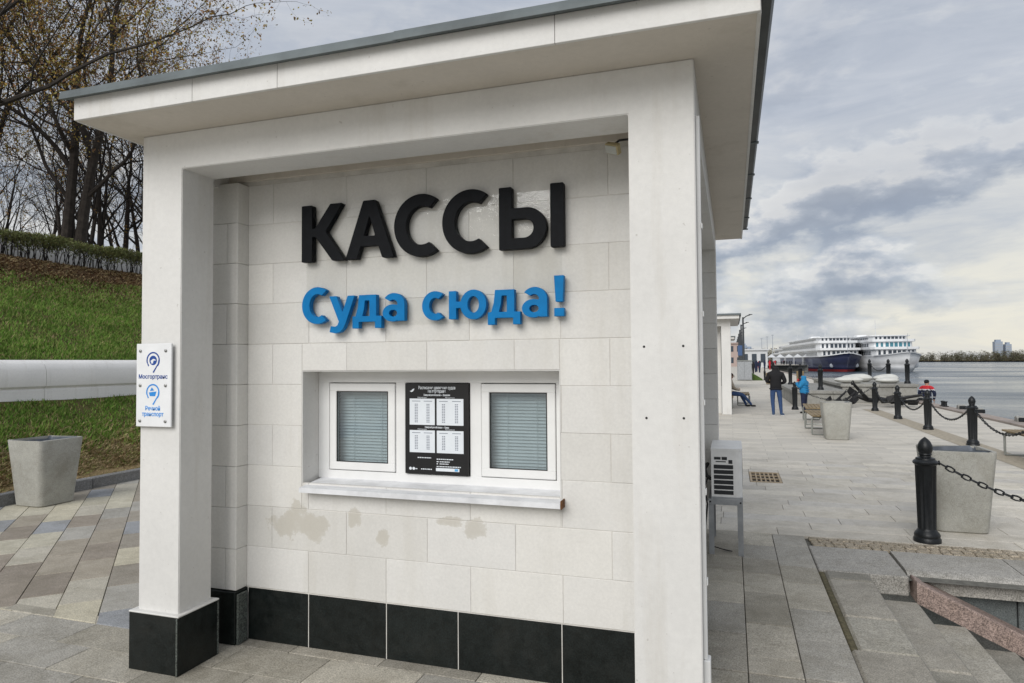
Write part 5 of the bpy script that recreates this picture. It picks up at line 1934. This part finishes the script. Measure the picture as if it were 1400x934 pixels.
# worker at the quay edge, seen from behind on the lower landing
pose = {'chest': ((0, 0, 1.28), (0.19, 0.135)), 'belly': ((0, 0, 1.07), (0.175, 0.125)), 'pelvis': ((0, 0, 0.93), (0.165, 0.12)), 'shoulder_l': ((-0.2, 0, 1.38), 0.09), 'shoulder_r': ((0.2, 0, 1.38), 0.09), 'elbow_l': ((-0.29, 0.0, 1.13), 0.068), 'elbow_r': ((0.29, 0.02, 1.13), 0.068)}
J, E_, s = human(1.74, pose)
wk = thing('person', 'worker in red and navy jacket with pale stripes at the quay edge', 'person', (7.78, 32.2, -0.86), R(-35))
link('body', skin_mesh(J, E_, ['navy', 'red_cloth', 'white_stripe', 'skin_tone', 'shoe_black'],
                       lambda c: 4 if c.z < 0.1 * s else 3 if c.z > 1.47 * s or (c.z < 0.9 * s and abs(c.x) > 0.19 * s) else 1 if c.z > 1.33 * s else 2 if 1.285 * s < c.z < 1.33 * s or 0.99 * s < c.z < 1.03 * s else 0), wk)
MB().ell((0, 0.0, 1.635 * s), (0.094 * s, 0.105 * s, 0.085 * s), 12, 8).build('hair', 'cloth_black', wk, True)
hm = MB()
fingers(hm, Vector((-0.21, 0.15, 0.80)) * s, (0, 0.1, -1), (0, 1, 0), s)
fingers(hm, Vector((0.21, 0.15, 0.80)) * s, (0, 0.1, -1), (0, 1, 0), s)
hm.build('fingers', 'skin_tone', wk, True)
face(wk, s, (0, 0.02, 1.575), (0, 1, 0))

# person sitting by the far kiosk, legs stretched out
pose = {'pelvis': ((0, -0.05, 0.53), (0.16, 0.13)), 'belly': ((0, -0.06, 0.68), (0.16, 0.12)), 'chest': ((0, -0.02, 0.88), (0.17, 0.125)), 'collar': ((0, 0.02, 1.02), (0.10, 0.09)), 'neck': ((0, 0.05, 1.08), 0.055), 'head': ((0, 0.09, 1.17), (0.083, 0.095)), 'crown': ((0, 0.09, 1.245), (0.07, 0.08)),
        'hip_l': ((-0.095, 0.04, 0.53), 0.105), 'hip_r': ((0.095, 0.04, 0.53), 0.105), 'knee_l': ((-0.12, 0.46, 0.50), 0.075), 'knee_r': ((0.12, 0.46, 0.48), 0.075), 'ankle_l': ((-0.12, 0.66, 0.11),), 'ankle_r': ((0.12, 0.78, 0.12),), 'heel_l': ((-0.12, 0.66, 0.05),), 'heel_r': ((0.12, 0.78, 0.055),), 'toe_l': ((-0.13, 0.84, 0.04),), 'toe_r': ((0.13, 0.96, 0.05),),
        'shoulder_l': ((-0.185, 0.0, 0.98), 0.075), 'shoulder_r': ((0.185, 0.0, 0.98), 0.075), 'elbow_l': ((-0.24, 0.1, 0.74),), 'elbow_r': ((0.24, 0.1, 0.74),), 'wrist_l': ((-0.12, 0.30, 0.66),), 'wrist_r': ((0.12, 0.30, 0.66),), 'palm_l': ((-0.07, 0.36, 0.66),), 'palm_r': ((0.07, 0.36, 0.66),)}
J, E_, s = human(1.68, pose)
stp = thing('person', 'seated person with brown hair, pale top and jeans by the far kiosk', 'person', (-0.10, 26.55, 0), R(-72))
link('body', skin_mesh(J, E_, ['beige_cloth', 'jeans', 'shoe_black', 'skin_tone'], lambda c: 2 if c.z < 0.09 * s else 1 if c.y > 0.1 * s and c.z < 0.62 * s or c.z < 0.6 * s else 3 if c.z > 1.05 * s else 0), stp)
MB().ell((0, 0.06 * s, 1.20 * s), (0.10 * s, 0.11 * s, 0.11 * s), 12, 8).ell((0, -0.02 * s, 1.08 * s), (0.09 * s, 0.05 * s, 0.14 * s), 10, 6).build('hair', 'hair_brown', stp, True)
face(stp, s, (0, 0.09, 1.17), (0, 1, 0))
hm = MB()
fingers(hm, Vector((-0.07, 0.37, 0.66)) * s, (0.6, 0.6, 0), (0, 0, 1), s)
fingers(hm, Vector((0.07, 0.37, 0.66)) * s, (-0.6, 0.6, 0), (0, 0, 1), s)
hm.build('fingers', 'skin_tone', stp, True)
sb = thing('bench', 'dark bench under the seated person against the far kiosk', 'bench', (-0.18, 26.55, 0), 0)
MB().cbox(-0.2, 0.22, -0.9, 0.9, 0.40, 0.44, 0.008).build('seat', 'wood', sb)
for yy in (-0.7, 0.66):
    MB().cbox(-0.18, 0.2, yy, yy + 0.05, 0, 0.40, 0.005).build('leg', 'bench_metal', sb)

# ================================================================== farther along the promenade
o = thing('utility_cabinet', 'pale grey utility cabinet standing on the promenade below the lamp posts', 'cabinet', (1.05, 62, 0))
MB().cbox(-0.6, 0.6, -0.4, 0.4, 0.05, 1.7, 0.02).build('casing', 'stand_grey', o)
MB().cbox(-0.66, 0.66, -0.46, 0.46, 1.7, 1.78, 0.02).build('lid', 'bench_metal', o)
MB().cbox(-0.58, -0.01, -0.425, -0.401, 0.12, 1.62, 0.01).build('door', 'stand_grey', o)
MB().cbox(0.01, 0.58, -0.425, -0.401, 0.12, 1.62, 0.01).build('door', 'stand_grey', o)
plain('lawn', (0.07, 0.12, 0.025), 0.9, var=0.4, scale=6, bump=0.5)
lw = MB()
lw.prism([(1.75, 0.0), (2.55, 0.0), (2.55, 0.12), (2.2, 0.35), (1.75, 0.55)], 'y', 62.5, 74)
stuff(lw.build('lawn_patch', 'lawn'), 'small sloping patch of green lawn right of the utility cabinet', 'lawn')
bollard(2.75, 63, 0, 'lone black bollard right of the lawn patch', [])
o = thing('planter_box', 'brown wooden planter box just left of the standing person', 'planter', (2.65, 52, 0))
for x_ in (-0.3, -0.1, 0.1):
    MB().cbox(x_, x_ + 0.19, -0.3, -0.27, 0.05, 0.85, 0.01).build('board', 'wood', o)
MB().cbox(-0.29, 0.28, -0.268, 0.3, 0.05, 0.8, 0.01).build('box', 'wood', o)
o = thing('information_board', 'brown framed board on the stone block left of the child', 'board', (3.15, 35.2, 0.60))
MB().cbox(-0.17, 0.17, -0.03, 0.03, 0.1, 0.62, 0.01).build('panel', 'wood', o)
MB().cbox(-0.15, -0.11, -0.02, 0.02, 0, 0.1, 0.005).build('leg', 'iron_black', o)
MB().cbox(0.11, 0.15, -0.02, 0.02, 0, 0.1, 0.005).build('leg', 'iron_black', o)
plain('lamp_post', (0.06, 0.065, 0.07), 0.5, 0.3)
plain('banner_blue', (0.05, 0.10, 0.22), 0.6)
for i in range(7):
    yy = 118 + i * 24
    o = thing('lamp_post', 'tall dark lamp post along the promenade, %s from the front' % ('first', 'second', 'third', 'fourth', 'fifth', 'sixth', 'seventh')[i], 'lamp post', (1.9, yy, 0), 0, 'lamp posts in a row')
    MB().tube([(0, 0, 0), (0, 0, 1.2), (0, 0, 9.0)], [0.42, 0.22, 0.13], 8).build('pole', 'lamp_post', o, True)
    MB().tube([(0, 0, 8.7), (0.5, 0, 9.15), (1.2, 0, 9.4)], 0.09, 6).build('arm', 'lamp_post', o, True)
    MB().cbox(0.9, 1.5, -0.15, 0.15, 9.36, 9.48, 0.03).build('lantern', 'lamp_post', o)
    if i == 0:
        MB().cbox(-0.9, -0.15, -0.03, 0.03, 2.6, 4.3, 0.01).build('banner', 'banner_blue', o)
plain('bld_pink', (0.42, 0.33, 0.30), 0.8)
plain('bld_white', (0.62, 0.63, 0.64), 0.7)
plain('bld_grey', (0.34, 0.37, 0.41), 0.8)
plain('win_dark', (0.035, 0.05, 0.07), 0.25, spec=0.7)
plain('win_teal', (0.05, 0.20, 0.26), 0.2, spec=0.7)


def far_block(name, label, x, y, w, d, h, mat, nx, nz, roof=None):
    t = thing(name, label, 'building', (x, y, 0))
    MB().box(-w / 2, w / 2, 0, d, -0.5, h).build('wall', mat, t)
    MB().box(-w / 2 - 0.4, w / 2 + 0.4, -0.4, d + 0.4, h, h + 0.35).build('roof', roof or mat, t)
    wm = MB().box(-0.5, 0.5, -0.06, 0.0, -0.5, 0.5).mesh('window', 'win_dark')
    for i in range(nx):
        for k in range(nz):
            o_ = link('window', wm, t, (-w / 2 + w * (i + 0.5) / nx, 0, h * (k + 0.55) / nz))
            o_.scale = (w / nx * 0.55, 1, h / nz * 0.5)
    return t


far_block('pavilion', 'pinkish building low behind the lamp post foot', -1.2, 210, 9, 14, 6.8, 'bld_pink', 4, 2)
far_block('pavilion', 'white flat-roofed pavilion right of the lamp post foot', 5.2, 172, 6.0, 8, 4.2, 'bld_white', 3, 1)
aw = thing('white_awning', 'long row of white awnings over the crowd on the far quay', 'awning', (17, 300, 0))
for i in range(6):
    x_ = -6.0 + i * 3.4
    MB().add([(x_, 0, 3.0), (x_ + 3.3, 0, 3.0), (x_ + 3.3, 6, 3.0), (x_, 6, 3.0), (x_ + 1.65, 3, 4.4)], [(0, 1, 4), (1, 2, 4), (2, 3, 4), (3, 0, 4), (0, 3, 2, 1)]).build('canopy', 'bld_white', aw)
    MB().box(x_ + 0.05, x_ + 0.15, 0.1, 0.2, 0, 3.0).box(x_ + 3.1, x_ + 3.2, 0.1, 0.2, 0, 3.0).build('post', 'bld_white', aw)
cr = MB()
for i in range(46):
    x_, y_ = random.uniform(2.6, 6.8), random.uniform(85, 240)
    if i > 18:
        x_, y_ = random.uniform(10, 24), random.uniform(264, 300)
    h_ = random.uniform(1.5, 1.85)
    cr.cur = random.choice((0, 0, 0, 1, 2))
    cr.lathe([(0.09, 0), (0.14, 0.4 * h_), (0.17, 0.5 * h_), (0.22, 0.75 * h_), (0.18, 0.84 * h_), (0.06, 0.87 * h_), (0.10, 0.93 * h_), (0.03, h_)], 6, (x_, y_, 0))
stuff(cr.build('distant_crowd', ['cloth_black', 'navy', 'red_cloth'], smooth=True), 'crowd of tiny dark figures far along the promenade', 'people')
rail = MB()
for i in range(60):
    rail.box(8 + i * 0.3, 8.06 + i * 0.3, 263.4, 263.5, 0, 1.0)
rail.box(8, 25.8, 263.38, 263.5, 1.0, 1.08)
tag(rail.build('quay_railing', 'iron_black'), 'dark railing along the far quay in front of the ships', 'railing')

# ================================================================== river cruise ships
plain('hull_navy', (0.014, 0.018, 0.05), 0.4, var=0.2, scale=0.3)
plain('hull_red', (0.28, 0.03, 0.03), 0.6)
plain('hull_white', (0.60, 0.61, 0.62), 0.4, var=0.15, scale=0.25)
plain('deck_white', (0.80, 0.81, 0.82), 0.45, var=0.08, scale=0.4)
WM = {k: MB().box(-0.5, 0.5, -0.05, 0.05, -0.5, 0.5).mesh('window', k) for k in ('win_dark', 'win_teal')}


def ship(label, x, y, rz, hull, win2, L=122.0, B=16.0, zhull=5.5):
    t = thing('cruise_ship', label, 'ship', (x, y, ZW), rz, 'river cruise ships moored side by side')
    # hull: sections from the bow (y = 0) aft
    secs = [(0.0, 0.25, 1.2), (1.5, 1.6, 1.1), (4, 3.6, 0.7), (8, 5.8, 0.35), (14, 7.3, 0.1), (24, 8.0, 0), (L - 12, 8.0, 0), (L, 6.5, 0.2)]
    vs, fs = [], []
    for (yy, hw, sheer) in secs:
        hw = hw * B / 16
        rk = 5.0 * max(0, 1 - yy / 14)         # raked stem: the waterline starts farther aft
        for (zz, kw) in ((-0.6, 0.55), (0.0, 0.62), (0.9, 0.70), (zhull * 0.55, 0.88), (zhull + sheer, 1.0)):
            kk = kw if yy < 20 else 1 - (1 - kw) * 0.12
            yv = yy + rk * (1 - (zz + 0.6) / (zhull + 1.8))
            vs += [(-hw * kk, yv, zz), (hw * kk, yv, zz)]
    nr = 10
    hb = MB()
    for i in range(len(secs) - 1):
        for k in range(4):
            for sd in (0, 1):
                a0, b0 = i * nr + 2 * k + sd, i * nr + 2 * k + 2 + sd
                fs.append((a0, a0 + nr, b0 + nr, b0))
    for k in range(4):
        fs.append((2 * k, 2 * k + 1, 2 * k + 3, 2 * k + 2))
        e = (len(secs) - 1) * nr
        fs.append((e + 2 * k, e + 2 * k + 1, e + 2 * k + 3, e + 2 * k + 2))
    for i in range(len(secs) - 1):
        fs.append((i * nr + 6, i * nr + 7, (i + 1) * nr + 7, (i + 1) * nr + 6))
    hb.add(vs, fs)
    hb.mi = [1 if max(hb.v[j][2] for j in f_) < 1.0 else 0 for f_ in hb.f]
    hb.build('hull', [hull, 'hull_red' if hull == 'hull_navy' else hull], t, True)
    bul = MB()
    for i in range(4):
        (ya, ha, sa), (yb, hb_, sb_) = secs[i], secs[i + 1]
        for sd in (-1, 1):
            ra, rb = 5.0 * max(0, 1 - ya / 14) * (1 - (zhull + sa + .6) / (zhull + 1.8)), 5.0 * max(0, 1 - yb / 14) * (1 - (zhull + sb_ + .6) / (zhull + 1.8))
            bul.bar((sd * ha * B / 16, ya + ra, zhull + sa + 0.1), (sd * hb_ * B / 16, yb + rb, zhull + sb_ + 0.1), 0.3, 0.35)
    bul.build('bulwark', 'deck_white' if hull == 'hull_navy' else hull, t)
    for sd in (-1, 1):
        MB().ell((sd * 4.2 * B / 16, 8.0, zhull * 0.42), (0.7, 0.35, 0.8), 8, 6).build('anchor', 'bld_grey', t, True)
    # decks
    decks = [(zhull - 0.3, 2.8, 15.0, L - 6, 7.8), (zhull + 2.72, 2.6, 18.5, L - 12, 7.6), (zhull + 5.54, 1.9, 22.0, L - 30, 6.9)]
    for k, (z0, hh, ya, yb, hw) in enumerate(decks):
        hw = hw * B / 16
        f = 1.4
        pts = [(-hw + 1.6, ya), (-2.0, ya - f), (2.0, ya - f), (hw - 1.6, ya), (hw - 0.6, ya + 2.5), (hw - 0.6, yb), (-hw + 0.6, yb), (-hw + 0.6, ya + 2.5)]
        dk = MB().prism(pts, 'z', z0, z0 + hh).build('deck_house', 'deck_white', t)
        po = [(px_ * 1.0 + (0.75 if px_ > 0 else -0.75), py_ - (0.9 if py_ < ya + 3 else -0.6)) for px_, py_ in pts]
        MB().prism(po, 'z', z0 + hh, z0 + hh + 0.22).build('deck', 'deck_white', t)
        if k < 2:
            rl = MB()
            for i in range(len(po)):
                p, q = po[i], po[(i + 1) % len(po)]
                rl.bar((p[0], p[1], z0 + hh + 0.55), (q[0], q[1], z0 + hh + 0.55), 0.06, 0.62)
            rl.build('bulwark', 'deck_white', t)
        wt = WM['win_teal' if (win2 and k == 1) else 'win_dark']
        nw = 8
        for i in range(nw):
            xx = -hw + 1.9 + (2 * hw - 3.8) * (i + 0.5) / nw
            yy = ya - f * max(0, min(1, (hw - 1.6 - abs(xx)) / (hw - 3.6))) - 0.03
            o_ = link('window', wt, dk, (xx, yy, z0 + hh * 0.56))
            o_.scale = ((2 * hw - 3.8) / nw * 0.72, 1, hh * 0.62)
        side = MB()
        for sd in (-1, 1):
            yy = ya + 4.0
            while yy < yb - 2:
                side.box(sd * (hw - 0.6) - 0.04, sd * (hw - 0.6) + 0.04, yy, yy + 1.5, z0 + hh * 0.32, z0 + hh * 0.8)
                yy += 2.5
        stuff(side.build('side_windows', 'win_dark', dk))
    MB().box(-B * .33, B * .33, 26, 44, zhull + 7.7, zhull + 7.9).build('awning_roof', 'deck_white', t)
    ms = MB()
    ms.tube([(0, 40, zhull + 6.8), (0, 40.3, zhull + 14.5)], [0.16, 0.07], 6)
    ms.bar((-1.2, 40.2, zhull + 11.5), (1.2, 40.2, zhull + 11.5), 0.1, 0.1)
    ms.build('mast', 'bld_white', t)
    MB().tube([(0, 2.2, zhull + 1.2), (0, 2.0, zhull + 7.6)], [0.10, 0.05], 5).build('jack_staff', 'bld_grey', t)
    MB().cbox(-2.0, 2.0, 60, 66, zhull + 6.7, zhull + 9.2, 0.3).build('funnel', 'deck_white', t)
    return t


ship('white river cruise ship with dark navy hull and red waterline, left of the two nearest', 39.6, 262, R(4), 'hull_navy', False)
ship('white river cruise ship with pale grey hull and teal windows, right of the two nearest', 56.3, 252, R(4), 'hull_white', True)
ship('farther white cruise ship whose stepped decks show left of the navy hull', 42.5, 415, R(4), 'hull_white', False, 110, 15, 6.0)

# ================================================================== far bank
fb = MB()
fb.add([(260, 1500, ZW - 1), (330, 1210, ZW - 1), (420, 1060, ZW - 1), (1500, 700, ZW - 1), (3500, 600, ZW - 1), (3500, 2900, ZW - 1), (-600, 2900, ZW - 1), (-600, 1600, ZW - 1)], [(0, 1, 2, 3, 4, 5, 6, 7)])
fb.v = [(x_, y_, z_ + 2.5) for x_, y_, z_ in fb.v]
struct(fb.build('far_bank', 'bank_turf', recalc=False))
plain('wood_olive', (0.13, 0.12, 0.07), 0.9, var=0.4, scale=0.05)
plain('wood_brown', (0.125, 0.105, 0.08), 0.9, var=0.4, scale=0.05)
plain('wood_green', (0.12, 0.14, 0.07), 0.9, var=0.4, scale=0.05)


def far_wood(name, n_t, place, size, label):
    P_, rad = [], []
    for i in range(n_t):
        x_, y_ = place()
        h_ = random.choice((0.5, 0.7, 0.85, 1.0, 1.2)) * random.uniform(0.85, 1.1) * size
        n_ = 120
        a_ = RNG.uniform(0, 2 * np.pi, n_)
        zz_ = RNG.uniform(0.03, 1, n_)
        rr_ = h_ * 0.30 * np.sqrt(np.clip(1.05 - (zz_ - 0.42) ** 2 / 0.38, 0.02, 1)) * np.sqrt(RNG.random(n_))
        P_.append(np.stack([x_ + rr_ * np.cos(a_), y_ + rr_ * np.sin(a_), zz_ * h_ - 1.5], 1))
    P_ = np.concatenate(P_)
    o_ = leaf_cloud(P_, size * 0.042, name, ['wood_olive', 'wood_brown', 'wood_green', 'wood_brown'], None)
    return stuff(o_, label, 'wood')


def place_r():
    f_ = random.random() ** 1.2
    x_ = 255 + f_ * 500
    yb_ = np.interp(x_, [255, 330, 420, 1500], [1510, 1215, 1065, 705])
    return x_, float(yb_) + random.uniform(2, 60)


far_wood('far_wood', 1300, place_r, 13, 'olive brown spring wood along the far bank of the river')
far_wood('left_far_wood', 260, lambda: (random.uniform(-60, 60), random.uniform(700, 760)), 13, 'dark distant wood beyond the awnings at the end of the promenade')
plain('tower_blue', (0.30, 0.36, 0.45), 0.6)
for (x_, y_, w_, h_, lb) in ((650, 2020, 17, 46, 'taller of the two pale towers above the far wood'), (671, 2020, 13, 39, 'shorter of the two pale towers above the far wood, on the right')):
    t = thing('tower_block', lb, 'tower', (x_, y_, 0), 0, 'pale towers above the far wood')
    MB().box(-w_ / 2, w_ / 2, -9, 9, 0, h_).build('shaft', 'tower_blue', t)
    MB().box(-w_ / 2 + 3, w_ / 2 - 3, -6, 6, h_, h_ + 5).build('crown', 'tower_blue', t)
    bw = MB()
    for k in range(int(h_ / 6)):
        bw.box(-w_ / 2 + 1, w_ / 2 - 1, -9.2, -9.0, k * 6 + 2, k * 6 + 4.4)
    stuff(bw.build('window_bands', 'bld_grey', t))
for i, (x_, h_, lb) in enumerate(((15, 42, 'grey far tower in the skyline left of the ships, tallest'), (22, 34, 'grey far block in the skyline left of the ships, middle'), (-6, 36, 'grey far block in the skyline behind the lamp post'))):
    t = thing('tower_block', lb, 'tower', (x_ * 1.2, 1100, 0), 0, 'grey skyline blocks')
    MB().box(-5, 5, -5, 5, 0, h_ * 0.6).build('shaft', 'tower_blue', t)
    MB().box(-3, 3, -3, 3, h_ * 0.6, h_ * 0.6 + 3).build('crown', 'tower_blue', t)
for i in range(3):
    t = thing('harbour_mast', 'thin far mast in the skyline left of the ships, %s of three' % ('left', 'middle', 'right')[i], 'mast', (17 + i * 3.0, 420, 0), 0, 'thin far masts')
    MB().tube([(0, 0, 0), (0, 0, 15 + i)], [0.22, 0.12], 6).build('pole', 'bld_grey', t)
    MB().cbox(-0.8, 0.8, -0.1, 0.1, 14.4 + i, 14.7 + i, 0.03).build('head', 'bld_grey', t)
